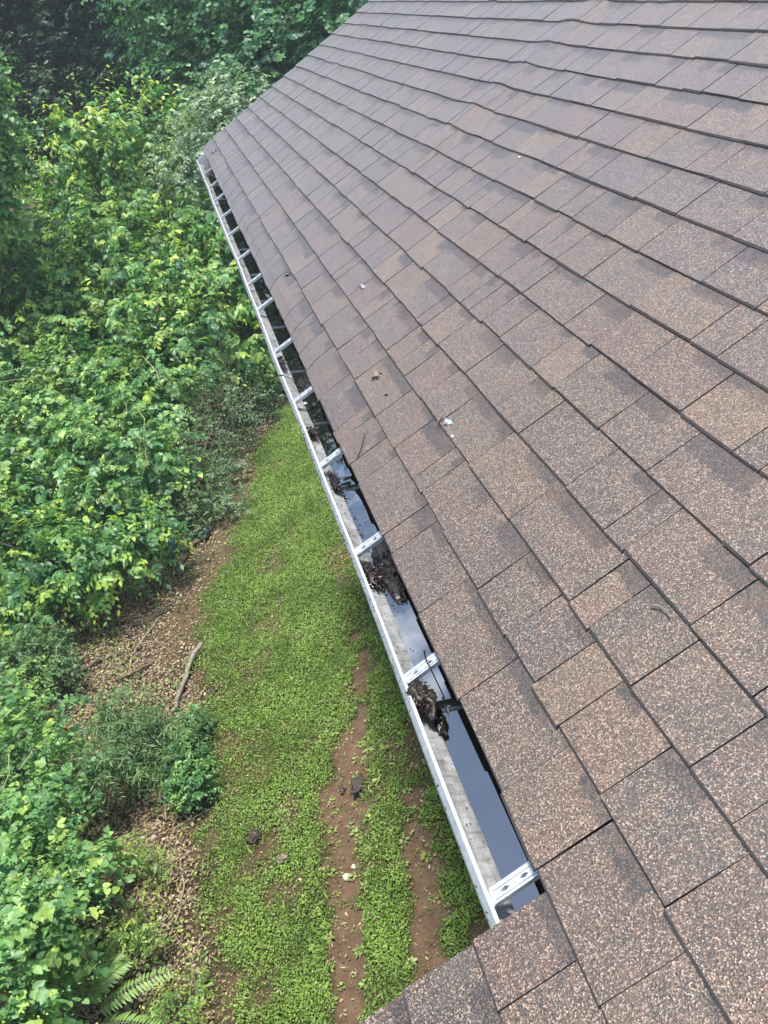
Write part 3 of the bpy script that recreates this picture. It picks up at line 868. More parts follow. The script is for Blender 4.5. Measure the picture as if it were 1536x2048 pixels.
glink('trough', np_mesh('trough', Vg, Fg, smooth=True, matidx=mg), [M['gutter_sky_tint'], M['gutter_dirty'], M['gutter_bead']])
# end cap at the far end: a plate with the gutter's profile and a folded rim
ec = []
for y in (G1 - 0.0005, G1 + 0.0012):
    for a, b in prof[:16]: ec.append(gpt(a * 1.012 - 0.0005, b * 1.012, y))
m16 = 16
Fe = [tuple(range(m16)), tuple(range(2 * m16 - 1, m16 - 1, -1))] + [(i, i + m16, (i + 1) % m16 + m16, (i + 1) % m16) for i in range(m16)]
glink('end_cap', py_mesh('end_cap', ec, Fe), [M['gutter_bead']])

# hangers: ribbed strap, two diamond holes, turned-down edges
def hanger_mesh():
    bm = bmesh.new()
    W = 0.0145
    xs0, xs1 = 0.004, 0.1030
    holes = [0.040, 0.078]
    def vert(a, y, b): return bm.verts.new((a, y, b))
    hw = 0.0058; hl = 0.0095
    edges = [xs0]
    for h in holes: edges += [h - 0.011, h + 0.011]
    edges.append(xs1)
    zt = 0.0
    for q0, q1 in zip(edges[:-1], edges[1:]):
        mid = (q0 + q1) / 2
        cell = any(abs(mid - h) < 0.003 for h in holes)
        bands = [(-W, -0.0066), (0.0066, W)] + ([] if cell else [(-0.0066, 0.0066)])
        for y0, y1 in bands:
            bm.faces.new([vert(q0, y0, zt), vert(q1, y0, zt), vert(q1, y1, zt), vert(q0, y1, zt)])
        if cell:
            c = [vert(q0, -0.0066, zt), vert(q1, -0.0066, zt), vert(q1, 0.0066, zt), vert(q0, 0.0066, zt)]
            d = [vert(mid, -hw * 0.8, zt), vert(mid + hl * 0.95, 0, zt), vert(mid, hw * 0.8, zt), vert(mid - hl * 0.95, 0, zt)]
            for i in range(4):
                bm.faces.new([c[i], c[(i + 1) % 4], d[i]])
            for i in range(4):
                bm.faces.new([c[(i + 1) % 4], d[(i + 1) % 4], d[i]])
    for y in (-W, W):                                    # turned-down edges
        bm.faces.new([vert(xs0, y, zt), vert(xs1, y, zt), vert(xs1 - 0.002, y, zt - 0.0095), vert(xs0, y, zt - 0.0095)])
    bmesh.ops.remove_doubles(bm, verts=bm.verts, dist=1e-5)
    bmesh.ops.recalc_face_normals(bm, faces=bm.faces)
    bmesh.ops.solidify(bm, geom=bm.faces[:], thickness=0.0016)
    # ribs and a nose tucked under the lip
    def add(a0, a1, y0, y1, b0, b1):
        V, F = box_arrays(a0, a1, y0, y1, b0, b1)
        vs = [bm.verts.new(v) for v in V]
        for f in F: bm.faces.new([vs[i] for i in f])
    for y in (-0.0085, 0.0085): add(xs0, xs1 - 0.004, y - 0.0009, y + 0.0009, 0.0005, 0.0018)
    add(xs1 - 0.001, xs1 + 0.010, -W, W, -0.0052, -0.0034)
    add(xs1 - 0.003, xs1 + 0.001, -W, W, -0.0036, 0.0012)
    me = bpy.data.meshes.new('hanger'); bm.to_mesh(me); bm.free(); me.materials.append(M['hanger'])
    return me


hm = hanger_mesh()
HANG = [0.996, 1.576, 2.12, 2.676, 3.234, 3.807, 4.441, 4.904, 5.457, 6.103, 6.673, 7.299, 7.882, 8.537]
for i, y in enumerate(HANG):
    o = bpy.data.objects.new('hanger', hm); COL.objects.link(o); o.parent = gutter
    # local x -> across the gutter, local y -> along it, local z -> its up axis
    Mx = Matrix(((GA[0], 0, GB[0], 0), (0, 1, 0, 0), (GA[2], 0, GB[2], 0), (0, 0, 0, 1)))
    p = Vector(gpt(0, -0.0022, y + 0.012)) - gl_
    rot = Matrix.Rotation(R(random.uniform(-2.0, 2.0)), 4, 'Z')
    o.matrix_local = Matrix.Translation(p) @ Mx @ rot

# standing water: follows the inner face of the front wall at its own level
ZW = -0.101
def inner_x(z):
    pts = [gpt(a, b, 6.0) for a, b in inner[3:14]]
    for (x0, _, z0), (x1, _, z1) in zip(pts[:-1], pts[1:]):
        if (z0 - z) * (z1 - z) <= 0: return x0 + (x1 - x0) * (z - z0) / (z1 - z0)
    return -0.06
xw = inner_x(ZW)
wys = np.linspace(G0 + 0.002, 9.20, 700); wxs = np.linspace(xw - 0.0006, 0.0445, 16)
WY, WX = np.meshgrid(wys, wxs, indexing='ij')
rip = (np.exp(-((WY - 2.62) / 0.10) ** 2) * 1.0 + np.exp(-((WY - 2.30) / 0.05) ** 2) * 0.4 + np.exp(-((WY - 8.75) / 0.25) ** 2) * 0.8 + np.exp(-((WY - 3.95) / 0.05) ** 2) * 0.25)
WZ = ZW + rip * (fnoise(WX * 1.0, WY * 1.0, 42, 200) - 0.5) * 0.0032 + (fnoise(WX, WY, 3, 210) - 0.5) * 0.00005
WX = WX + np.interp(WY, [0.95, 2.7, 6.0, 9.5], [-0.009, -0.003, 0.0, 0.002])
Vw = np.stack([WX, WY, WZ], -1).reshape(-1, 3)
nw = len(wxs)
ii, jj = np.meshgrid(np.arange(len(wys) - 1), np.arange(nw - 1), indexing='ij'); q = (ii * nw + jj).ravel()
wat = link('gutter_water', np_mesh('gutter_water', Vw, np.stack([q, q + 1, q + nw + 1, q + nw], 1), smooth=True), [M['water']])
tag(wat, 'dark still water standing in the gutter, mirroring sky and trees', 'water', kind='structure')

# ------------------------------------------------------------------ plants at the edge of the wood
HEART = dict(tpl='heart', size=0.074, per_m2=520, n_leaf=8, twig=0.36, droop=0.4, up=0.35, ldroop=0.28, young=0.6, jag=1.0, holes=0.40, mix=('kite', 0.042, 700), vines=7)
plant('vine_shrub', 'pale heart-leaved vine shrub left of the narrow-leaved arching shrub', 'shrub', LOBES['vine_upper'], M['lf_heart'], 1, **HEART)
plant('vine_shrub', 'heart-leaved vine shrub at the left edge, above the one beside the fern-like sapling', 'shrub', LOBES['vine_mid'], M['lf_heart'], 2, **HEART)
plant('vine_shrub', 'round-leaved vine shrub in the bottom left corner, behind the fern-like sapling', 'shrub', LOBES['vine_low'], M['lf_heart'], 3, **HEART)
plant('arching_shrub', 'arching shrub with narrow willow-like dark green leaves beside the leaf litter', 'shrub', LOBES['fine_arch'], M['lf_fine'], 4,
      tpl='narrow', size=0.085, per_m2=2300, n_leaf=18, twig=0.55, droop=0.6, up=0.3, ldroop=0.3, young=0.3, jag=1.1, holes=0.36)
plant('leafy_bush', 'small dark green bush at the lawn edge below the lichened branch', 'bush', LOBES['dark_small'], M['lf_gloss'], 5,
      tpl='ovate', size=0.05, per_m2=1900, n_leaf=9, twig=0.2, droop=0.3, young=0.25)
WEED = dict(tpl='kite', size=0.036, per_m2=1500, n_leaf=9, twig=0.2, droop=0.3, up=0.6, young=0.5, inner=0.2, jag=0.8, stem_r=0.006)
plant('weed', 'loose yellow-green weed patch on the litter right of the middle vine shrub', 'weed', LOBES['weed_a'], M['lf_weed'], 6, **WEED)
plant('weed', 'loose low weed in the litter just above the fern-like sapling', 'weed', LOBES['weed_b'], M['lf_weed'], 7, **WEED)
plant('weed', 'low yellow-green weed beside the white stick at the bottom edge', 'weed', LOBES['weed_c'], M['lf_weed'], 8, **WEED)
plant('weed', 'low leafy weed at the foot of the grey-green twiggy shrub', 'weed', LOBES['slope_weed'], M['lf_olive'], 9, **{**WEED, 'per_m2': 900, 'size': 0.05})
plant('glossy_shrub', 'glossy dark shrub with bright drooping tips hanging over the bare soil', 'shrub', LOBES['glossy'], M['lf_gloss'], 10,
      tpl='ovate', size=0.105, per_m2=560, n_leaf=11, twig=0.5, droop=0.55, up=0.3, ldroop=0.45, young=0.75, jag=0.9, holes=0.40, base=(-3.4, 11.0))
plant('low_shrub', 'low fine-leaved dark shrub under the glossy shrub at the left edge', 'shrub', LOBES['dark_low'], M['lf_fine'], 11,
      tpl='kite', size=0.055, per_m2=1500, n_leaf=12, twig=0.3, droop=0.45, young=0.2, jag=0.6)
BIGH = dict(tpl='heart', size=0.095, per_m2=330, n_leaf=9, twig=0.5, droop=0.5, up=0.3, ldroop=0.35, young=0.6, jag=1.0, stem_r=0.03, holes=0.42, mix=('kite', 0.06, 300), vines=6)
plant('heart_leaf_thicket', 'dense heart-leaved thicket beside the grey-green twiggy shrub', 'shrub', LOBES['heart_big'], M['lf_heart'], 12, **BIGH)
plant('heart_leaf_thicket', 'dense heart-leaved thicket at the left edge above the glossy shrub', 'shrub', LOBES['heart_left'], M['lf_heart'], 13, **BIGH)
plant('twiggy_shrub', 'grey-green shrub of thin bare twigs and tiny leaves beside the far lawn', 'shrub', LOBES['twiggy'], M['lf_olive'], 14,
      tpl='kite', size=0.05, per_m2=520, n_leaf=10, twig=0.4, droop=0.6, young=0.2, jag=0.8, inner=0.3, twigs=150, stem_r=0.012)
DROOP = dict(tpl='ovate', size=0.135, per_m2=270, n_leaf=12, twig=0.65, droop=0.6, up=0.35, ldroop=0.55, young=0.7, jag=0.9, stem_r=0.035, shoots=0.06, holes=0.42)
plant('drooping_tree', 'drooping-leaved young tree right beside the far half of the gutter', 'tree', LOBES['droop_right'], M['lf_droop'], 15, part='trunk', **DROOP)
plant('drooping_tree', 'drooping-leaved young tree in front of the bright tree with upright shoots', 'tree', LOBES['droop_mid'], M['lf_droop'], 16, part='trunk', **DROOP)
plant('drooping_tree', 'drooping-leaved young tree at the left edge, left of the bright tree', 'tree', LOBES['droop_left'], M['lf_droop'], 17, part='trunk', **DROOP)
plant('bright_tree', 'bright yellow-green tree with upright leafy shoots against the dark wood', 'tree', LOBES['bright'], M['lf_bright'], 18, part='trunk', base=(-1.6, 20.6),
      **{**DROOP, 'young': 1.0, 'shoots': 0.35, 'per_m2': 300, 'size': 0.15, 'holes': 0.44, 'ldroop': 0.8})
tube('limb', [(x + 1.6, y - 20.6, z) for x, y, z in LIMB], [0.035, 0.03, 0.025, 0.018], M['pale_bark'], bpy.data.objects['bright_tree'])
plant('vine_tree', 'sunlit vine-covered tree cut by the upper left edge of the photograph', 'tree', LOBES['edge_tree'], M['lf_heart'], 19, part='trunk', base=(-5.6, 18.4),
      tpl='heart', size=0.10, per_m2=420, n_leaf=9, twig=0.45, droop=0.6, young=0.6, jag=0.7, stem_r=0.07)
MAPLE = dict(tpl='maple', size=0.14, per_m2=210, n_leaf=8, twig=0.7, droop=0.3, up=0.25, ldroop=0.3, young=0.5, jag=0.9, stem_r=0.09, holes=0.42)
plant('maple_tree', 'broad-leaved maple rising behind the far edge of the roof', 'tree', LOBES['maple_a'], M['lf_maple'], 20, part='trunk', **MAPLE)
plant('maple_tree', 'shaded maple left of the one behind the roof edge', 'tree', LOBES['maple_b'], M['lf_maple'], 21, part='trunk', **MAPLE)
plant('silvery_shrub', 'silvery pale-leaved shrub just beyond the far roof corner', 'shrub', LOBES['pale_shrub'], M['lf_pale'], 22,
      tpl='ovate', size=0.10, per_m2=330, n_leaf=10, twig=0.5, droop=0.5, young=0.5, jag=0.7, stem_r=0.03)
UNDER = dict(tpl='kite', size=0.16, per_m2=170, n_leaf=9, twig=0.9, droop=0.4, young=0.3, jag=0.9, stem_r=0.10, holes=0.42)
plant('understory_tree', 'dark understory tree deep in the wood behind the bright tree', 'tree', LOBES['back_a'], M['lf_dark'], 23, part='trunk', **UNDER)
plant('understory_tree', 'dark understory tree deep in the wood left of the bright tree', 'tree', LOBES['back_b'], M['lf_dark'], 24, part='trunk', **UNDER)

# tall trees of the wood: three grown crowns, copied
def tall_tree(seed):
    g = np.random.default_rng(seed)
    L = []
    for z in np.arange(4.0, 19.0, 2.1):
        rr = 3.4 * math.sin(math.pi * (z + 1.5) / 21.5) + 0.6
        for _ in range(3):
            a = g.uniform(0, 2 * math.pi); d = rr * 0.62
            L.append((d * math.cos(a), d * math.sin(a), z + g.uniform(-.7, .7), rr * g.uniform(0.55, 0.75)))
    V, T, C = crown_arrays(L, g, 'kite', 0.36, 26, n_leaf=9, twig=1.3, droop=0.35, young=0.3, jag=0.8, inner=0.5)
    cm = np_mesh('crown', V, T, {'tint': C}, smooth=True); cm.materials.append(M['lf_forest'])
    P = np.array([(0, 0, -0.2), (0.05, 0, 3), (0.12, 0.1, 7), (0.05, 0.15, 12), (0, 0.1, 17)])
    VV, FF = tube_arrays(P, [0.27, 0.22, 0.18, 0.11, 0.03], 9)
    tm = np_mesh('trunk', VV, FF, smooth=True); tm.materials.append(M['bark'])
    lm = []
    for x, y, z, r in L[::4]:
        VV, FF = tube_arrays(bezier((0.08, 0.08, z - 1.2), (x, y, z), (x * 0.5, y * 0.5, z - 0.5)), np.linspace(0.08, 0.02, 9), 6)
        me = np_mesh('limb', VV, FF, smooth=True); me.materials.append(M['bark']); lm.append(me)
    return cm, tm, lm


TT = [tall_tree(s) for s in (51, 52, 53)]
SPOTS = [(-6.5, 33, 1.0), (-3.2, 36, 1.05), (-0.5, 33.5, 1.08), (2.6, 35, 1.02), (5.6, 33, 1.05), (-10.5, 30, 1.0), (-9.0, 24, 0.95), (-14, 26, 1.0),
         (1.2, 40, 1.1), (-5.2, 41, 1.12), (7.5, 41, 1.08), (-11.0, 36, 1.1), (-12.5, 17, 0.95), (-13.5, 9, 0.95), (-17, 33, 1.1)]
WHERE = ['second from the left of the front row', 'third from the left in the front row', 'straight beyond the gutter', 'right of the one beyond the gutter', 'behind the roof edge',
         'at the left end of the front row', 'nearest the upper left corner', 'left of the picture, past the corner one',
         'second row, straight beyond the gutter', 'second row, left of the bright tree', 'second row, behind the roof', 'second row, far left',
         'left of the picture beside the thicket', 'left of the picture beside the vine shrubs', 'second row, left end']
for i, ((x, y, s), wtxt) in enumerate(zip(SPOTS, WHERE)):
    cm, tm, lm = TT[i % 3]
    root = empty('forest_tree', (x, y, GROUND)); root.scale = (s, s, s); root.rotation_euler = (0, 0, i * 2.4)
    tag(root, 'tall dark tree of the wood, ' + wtxt, 'tree', 'tall trees of the wood')
    for nm, me in [('trunk', tm), ('crown', cm)] + [('limb', m_) for m_ in lm]:
        o = bpy.data.objects.new(nm, me); COL.objects.link(o); o.parent = root

# pinnate sapling in the bottom left corner
sap = empty('pinnate_sapling', (-3.12, 4.62, GROUND))
tag(sap, 'fern-like sapling with long pinnate leaves in the bottom left corner', 'sapling')
gs2 = np.random.default_rng(91)
tube('stem', [(0, 0, -0.03), (0.01, 0.01, 0.25), (0.0, 0.03, 0.5)], [0.012, 0.010, 0.006], M['bark'], sap)
for az, ln, zt in ((15, 0.62, 0.40), (62, 0.50, 0.46), (-25, 0.55, 0.34), (105, 0.5, 0.5), (150, 0.55, 0.42), (200, 0.6, 0.4), (250, 0.55, 0.4), (300, 0.55, 0.36), (40, 0.42, 0.52)):
    a = R(az); d = np.array([math.cos(a), math.sin(a), 0.32])
    tt = np.linspace(0, 1, 12)
    P = np.array([0, 0.02, zt]) + d * (tt * ln)[:, None]; P[:, 2] -= 0.42 * ln * tt ** 2
    fr = tube('frond', P, np.linspace(0.004, 0.0015, 12), M['pale_bark'], sap, 4)
    m = 20
    t2 = np.repeat(np.linspace(0.16, 1.0, m), 2); sg = np.tile([1.0, -1.0], m)
    B = np.array([0, 0.02, zt]) + d * (t2 * ln)[:, None]; B[:, 2] -= 0.42 * ln * t2 ** 2
    sd = np.array([-math.sin(a), math.cos(a), 0])
    al = sd * sg[:, None] + np.array([math.cos(a), math.sin(a), 0]) * 0.3 + np.array([0, 0, -0.25]) + gs2.normal(size=(2 * m, 3)) * 0.06
    nm = np.tile([0, 0, 1.0], (2 * m, 1)) + gs2.normal(size=(2 * m, 3)) * 0.08
    sz = 0.105 * (1 - 0.55 * np.abs(t2 - 0.45)) * (1.0 - 0.3 * (t2 > 0.93))
    V, T, C = leaves(B, al, nm, sz, np.stack([np.clip(gs2.normal(0.55, 0.15, 2 * m), 0, 1), 0.25 + 0 * t2], 1), 'lance')
    link('leaflet_row', np_mesh('leaflet_row', V, T, {'tint': C}, smooth=True), [M['lf_heart']], fr)

# ------------------------------------------------------------------ lawn, litter and low growth nobody could count
gl2 = np.random.default_rng(300)
def scatter(n, x0, x1, y0, y1, which, power=1.0):
    x = gl2.uniform(x0, x1, n); y = gl2.uniform(y0, y1, n)
    c = cover(x, y)[which]
    k = gl2.random(n) < c ** power
    return x[k], y[k]


x, y = scatter(620000, -2.75, 2.2, 3.3, 17.5, 0)
hide = (x > 0.45) & (y < 9.2)
x, y = x[~hide], y[~hide]
n = len(x)
z = GROUND + gheight(x, y)
tall = fnoise(x, y, 1.3, 61)
patch = fnoise(x, y, 3.1, 67)
hgt = gl2.uniform(0.003, 0.045, n) * (0.55 + 0.9 * tall)
az = gl2.uniform(0, 2 * np.pi, n)
al = np.stack([np.cos(az), np.sin(az), gl2.uniform(-0.1, 0.9, n)], 1)
nm = np.stack([gl2.normal(0, 0.35, n), gl2.normal(0, 0.35, n), np.ones(n)], 1)
sz = gl2.uniform(0.009, 0.025, n) * (0.7 + 0.6 * patch)
tint = np.stack([np.clip(-0.15 + 1.25 * patch + gl2.normal(0, 0.25, n), 0, 1), np.clip(gl2.normal(-0.08, 0.32, n) + 0.9 * (tall - 0.5), 0, 1)], 1)
V, T, C = leaves(np.stack([x, y, z + hgt], 1), al, nm, sz, tint, 'kite')
lawn = link('lawn_grass', np_mesh('lawn_grass', V, T, {'tint': C}, smooth=True), [M['lf_lawn']])
tag(lawn, 'short bright green clover and grass of the lawn strip', 'grass', kind='stuff')
# blades
x, y = scatter(60000, -2.75, 2.2, 3.3, 17.5, 0)
hide = (x > 0.45) & (y < 9.2)
x, y = x[~hide], y[~hide]; n = len(x)
az = gl2.uniform(0, 2 * np.pi, n)
al = np.stack([np.cos(az) * 0.7, np.sin(az) * 0.7, gl2.uniform(0.4, 1.2, n)], 1)
V, T, C = leaves(np.stack([x, y, GROUND + gheight(x, y)], 1), al, gl2.normal(size=(n, 3)), gl2.uniform(0.04, 0.10, n),
                 np.stack([np.clip(gl2.normal(0.5, 0.25, n), 0, 1), np.clip(gl2.normal(0.1, 0.2, n), 0, 1)], 1), 'narrow')
tag(link('grass_blade', np_mesh('grass_blade', V, T, {'tint': C}, smooth=True), [M['lf_lawn']]), 'thin taller grass blades sticking out of the clover lawn', 'grass', kind='stuff')
# straw-coloured dead blades and clippings
x, y = scatter(7000, -2.75, 2.2, 3.3, 17.5, 0, 0.35)
hide = (x > 0.45) & (y < 9.2)
x, y = x[~hide], y[~hide]; n = len(x); az = gl2.uniform(0, 2 * np.pi, n)
V, T, C = leaves(np.stack([x, y, GROUND + gheight(x, y) + gl2.uniform(0.005, 0.04, n)], 1), np.stack([np.cos(az), np.sin(az), gl2.normal(0.1, 0.3, n)], 1), gl2.normal(size=(n, 3)) + np.array([0, 0, 1.0]),
                 gl2.uniform(0.02, 0.055, n), np.stack([np.clip(gl2.normal(0.6, 0.3, n), 0, 1), np.clip(gl2.normal(0.2, 0.3, n), 0, 1)], 1), 'narrow')
tag(link('dead_grass', np_mesh('dead_grass', V, T, {'tint': C}, smooth=True), [M['litter']]), 'straw-coloured dead blades lying through the lawn', 'grass', kind='stuff')
# grit and crumbs on the bare soil
x, y = scatter(30000, -2.6, 0.2, 3.3, 13.0, 2)
n = len(x); s_ = gl2.uniform(0.0012, 0.0045, n) * (1 + (gl2.random(n) < 0.04) * 2.2)
oc = np.array([(1, 0, 0), (-1, 0, 0), (0, 1, 0), (0, -1, 0), (0, 0, 0.7), (0, 0, -0.7)]); of = np.array([(0, 2, 4), (2, 1, 4), (1, 3, 4), (3, 0, 4), (2, 0, 5), (1, 2, 5), (3, 1, 5), (0, 3, 5)])
V = (np.stack([x, y, GROUND + gheight(x, y) + s_ * 0.3], 1)[:, None] + s_[:, None, None] * oc[None] * gl2.uniform(0.6, 1.4, (n, 6, 1))).reshape(-1, 3)
T = (of[None] + (np.arange(n) * 6)[:, None, None]).reshape(-1, 3)
C = np.repeat(np.stack([gl2.random(n) ** 2 * 0.6, np.clip(gl2.normal(-0.8, 0.6, n), 0, 0.6), 0 * x, 1 + 0 * x], 1), 6, 0)
tag(link('soil_grit', np_mesh('soil_grit', V, T, {'tint': C}), [M['litter']]), 'small grit and crumbs on the bare reddish soil', 'grit', kind='stuff')
# stray leaves on soil and lawn
x, y = scatter(9000, -2.6, 0.3, 3.3, 14.0, 2, 0.7); n = len(x); az = gl2.uniform(0, 2 * np.pi, n)
sel = gl2.random(n) < 0.28; x, y, az = x[sel], y[sel], az[sel]; n = len(x)
V, T, C = leaves(np.stack([x, y, GROUND + gheight(x, y) + 0.01], 1), np.stack([np.cos(az), np.sin(az), gl2.normal(0.1, 0.25, n)], 1), np.stack([gl2.normal(0, 0.4, n), gl2.normal(0, 0.4, n), np.ones(n)], 1),
                 gl2.uniform(0.015, 0.045, n), np.stack([np.clip(gl2.normal(0.5, 0.3, n), 0, 1), np.clip(gl2.normal(0.1, 0.3, n), 0, 1)], 1), 'kite')
tag(link('stray_leaf', np_mesh('stray_leaf', V, T, {'tint': C}, smooth=True), [M['litter']]), 'stray dry leaves blown onto the bare soil tracks', 'leaf litter', kind='stuff')
# broad-leaved rosettes along the bare tracks
px, py = [], []
for _ in range(260):
    yy = gl2.uniform(3.4, 8.0); Pp = PATH1 if gl2.random() < 0.6 else PATH2
    xx = np.interp(yy, Pp[:, 1], Pp[:, 0]) + gl2.normal(0, 0.24)
    if path_dist(xx, yy, PATH1) > 0.05 and path_dist(xx, yy, PATH2) > 0.05: px.append(xx); py.append(yy)
px, py = np.array(px), np.array(py)
k = 7
az = (np.arange(k) * 2 * np.pi / k)[None] + gl2.uniform(0, 6, (len(px), 1)) + gl2.normal(0, 0.25, (len(px), k))
al = np.stack([np.cos(az), np.sin(az), gl2.uniform(0.0, 0.45, az.shape)], -1).reshape(-1, 3)
bs_ = np.repeat(np.stack([px, py, GROUND + gheight(px, py) + 0.012], 1), k, 0)
n = len(bs_)
V, T, C = leaves(bs_ + al * 0.012, al, np.array([0, 0, 1.0]) + gl2.normal(0, 0.25, (n, 3)), np.repeat(gl2.uniform(0.018, 0.045, len(px)), k) * gl2.uniform(0.7, 1.2, n),
                 np.stack([np.clip(gl2.normal(0.6, 0.2, n), 0, 1), np.clip(gl2.normal(0.12, 0.2, n), 0, 1)], 1), 'ovate')
tag(link('broadleaf_weed', np_mesh('broadleaf_weed', V, T, {'tint': C}, smooth=True), [M['lf_weed']]), 'broad-leaved weed rosettes along the bare soil tracks in the lawn', 'weeds', kind='stuff')
# fallen leaves
x, y = scatter(190000, -5.2, 0.4, 3.3, 16.5, 1)
n = len(x); az = gl2.uniform(0, 2 * np.pi, n)
al = np.stack([np.cos(az), np.sin(az), gl2.normal(0.1, 0.3, n)], 1)
V, T, C = leaves(np.stack([x, y, GROUND + gheight(x, y) + gl2.uniform(0.0, 0.03, n)], 1), al, np.stack([gl2.normal(0, 0.5, n), gl2.normal(0, 0.5, n), np.ones(n)], 1),
                 gl2.uniform(0.014, 0.052, n), np.stack([np.clip(gl2.normal(0.42, 0.3, n), 0, 1), np.clip(gl2.normal(0.0, 0.35, n), 0, 1)], 1), 'kite')
tag(link('leaf_litter', np_mesh('leaf_litter', V, T, {'tint': C}, smooth=True), [M['litter']]), 'dry brown fallen leaves between the lawn and the shrubs', 'leaf litter', kind='stuff')
# sparse green seedlings in the litter
x, y = scatter(16000, -4.2, 0.2, 3.3, 15.5, 1)
sel = fnoise(x, y, 1.6, 88) > 0.5; x, y = x[sel], y[sel]; n = len(x); az = gl2.uniform(0, 2 * np.pi, n)
al = np.stack([np.cos(az), np.sin(az), gl2.uniform(0, 0.8, n)], 1)
V, T, C = leaves(np.stack([x, y, GROUND + gheight(x, y) + gl2.uniform(0.01, 0.09, n)], 1), al, np.stack([gl2.normal(0, 0.35, n), gl2.normal(0, 0.35, n), np.ones(n)], 1),
                 gl2.uniform(0.025, 0.055, n), np.stack([np.clip(gl2.normal(0.5, 0.25, n), 0, 1), np.clip(gl2.normal(0.15, 0.25, n), 0, 1)], 1), 'kite')
tag(link('seedling_cover', np_mesh('seedling_cover', V, T, {'tint': C}, smooth=True), [M['lf_weed']]), 'sparse green seedlings scattered through the brown leaf litter', 'ground cover', kind='stuff')
# fine dead twigs mixed into the litter
VV, FF, o = [], [], 0
for _ in range(420):
    x0 = gl2.uniform(-4.0, -0.9); y0 = gl2.uniform(4.0, 14.5)
    if cover(np.array([x0]), np.array([y0]))[1][0] < 0.5: continue
    a = gl2.uniform(0, 6.28); ln = gl2.uniform(0.08, 0.55)
    p0 = np.array([x0, y0, GROUND + 0.03]); p1 = p0 + np.array([math.cos(a), math.sin(a), gl2.uniform(-.02, .12)]) * ln
    V1, F1 = tube_arrays(bezier(p0, p1, (p0 + p1) / 2 + gl2.normal(size=3) * 0.06 * np.array([1, 1, 0.3]) * ln * 3, 5), np.linspace(0.005, 0.0025, 5), 4)
    VV.append(V1); FF.append(F1 + o); o += len(V1)
tag(link('twig_litter', np_mesh('twig_litter', np.concatenate(VV), np.concatenate(FF)), [M['dead_twig']]), 'thin dead twigs strewn over the leaf litter', 'twigs', kind='stuff')

# ------------------------------------------------------------------ branches, sticks, stones and rubbish on the ground
def stick(name, label, pts, r0, r1, mat, cat_='branch', seed=0):
    g = np.random.default_rng(seed)
    P = np.array([(x, y, GROUND + z) for x, y, z in pts], float)
    t = np.linspace(0, 1, len(P)); tt = np.linspace(0, 1, 14)
    Q = np.stack([np.interp(tt, t, P[:, i]) for i in range(3)], 1)
    Q[1:-1] += g.normal(size=(12, 3)) * r0 * 0.35
    V, F = tube_arrays(Q, np.linspace(r0, r1, 14) * (1 + g.normal(size=14) * 0.10), 8)
    n = len(V)
    me = py_mesh(name, V, [tuple(int(i) for i in f) for f in F] + [tuple(range(7, -1, -1)), tuple(range(n - 8, n))], True)
    o = link(name, me, [mat])
    return tag(o, label, cat_)


stick('fallen_branch', 'thick lichened fallen branch lying along the lawn edge', [(-2.10, 8.92, 0.13), (-2.28, 8.68, 0.09), (-2.42, 8.26, 0.06), (-2.56, 8.05, 0.03)], 0.032, 0.020, M['pale_bark'], seed=1)
stick('fallen_branch', 'brown curved fallen branch half under the shrubs at left', [(-3.72, 9.2, 0.10), (-3.55, 9.42, 0.09), (-3.38, 9.52, 0.07), (-3.12, 9.50, 0.04)], 0.030, 0.016, M['bark'], seed=2)
stick('fallen_branch', 'dark fallen branch between the curved branch and the arching shrub', [(-3.15, 9.02, 0.06), (-2.92, 9.0, 0.07), (-2.72, 9.05, 0.05)], 0.024, 0.014, M['bark'], seed=3)
stick('curved_stick', 'thin curved stick in the litter below the glossy shrub', [(-2.62, 9.95, 0.03), (-2.82, 9.55, 0.08), (-2.98, 9.35, 0.06), (-2.99, 9.0, 0.03)], 0.010, 0.006, M['dead_twig'], 'stick', 4)
stick('arched_twig', 'arched pale twig over the litter in the middle of the clearing', [(-2.97, 9.25, 0.02), (-2.86, 9.38, 0.16), (-2.66, 9.36, 0.12), (-2.50, 9.30, 0.02)], 0.007, 0.004, M['dead_twig'], 'twig', 5)
stick('pale_stick', 'short pale stick on the litter below the lichened branch', [(-2.78, 8.22, 0.05), (-2.65, 7.98, 0.03)], 0.012, 0.008, M['pale_bark'], 'stick', 6)
stick('grey_stick', 'grey stick at the lawn edge under the small dark bush', [(-2.62, 7.0, 0.12), (-2.64, 6.62, 0.03)], 0.011, 0.008, M['pale_bark'], 'stick', 7)
stick('long_thin_twig', 'long thin twig lying on the litter left of the lawn', [(-2.53, 6.10, 0.03), (-2.50, 5.79, 0.05), (-2.56, 5.55, 0.04), (-2.66, 5.36, 0.03)], 0.008, 0.005, M['dead_twig'], 'twig', 8)
stick('white_stick', 'short bleached white stick at the lawn edge near the bottom', [(-2.36, 4.87, 0.05), (-2.48, 4.74, 0.04)], 0.016, 0.010, M['stone'], 'stick', 9)
stick('dead_branch', 'bare dead branch leaning out of the twiggy shrub toward the soil', [(-2.35, 12.6, 0.75), (-2.2, 12.2, 0.5), (-1.98, 11.85, 0.25), (-1.85, 11.6, 0.08)], 0.016, 0.007, M['dead_twig'], seed=10)
stick('dark_log', 'short dark log on the soil beside the crumpled black plastic', [(-2.24, 11.22, 0.05), (-2.02, 11.36, 0.06)], 0.035, 0.026, M['bark'], 'log', 11)


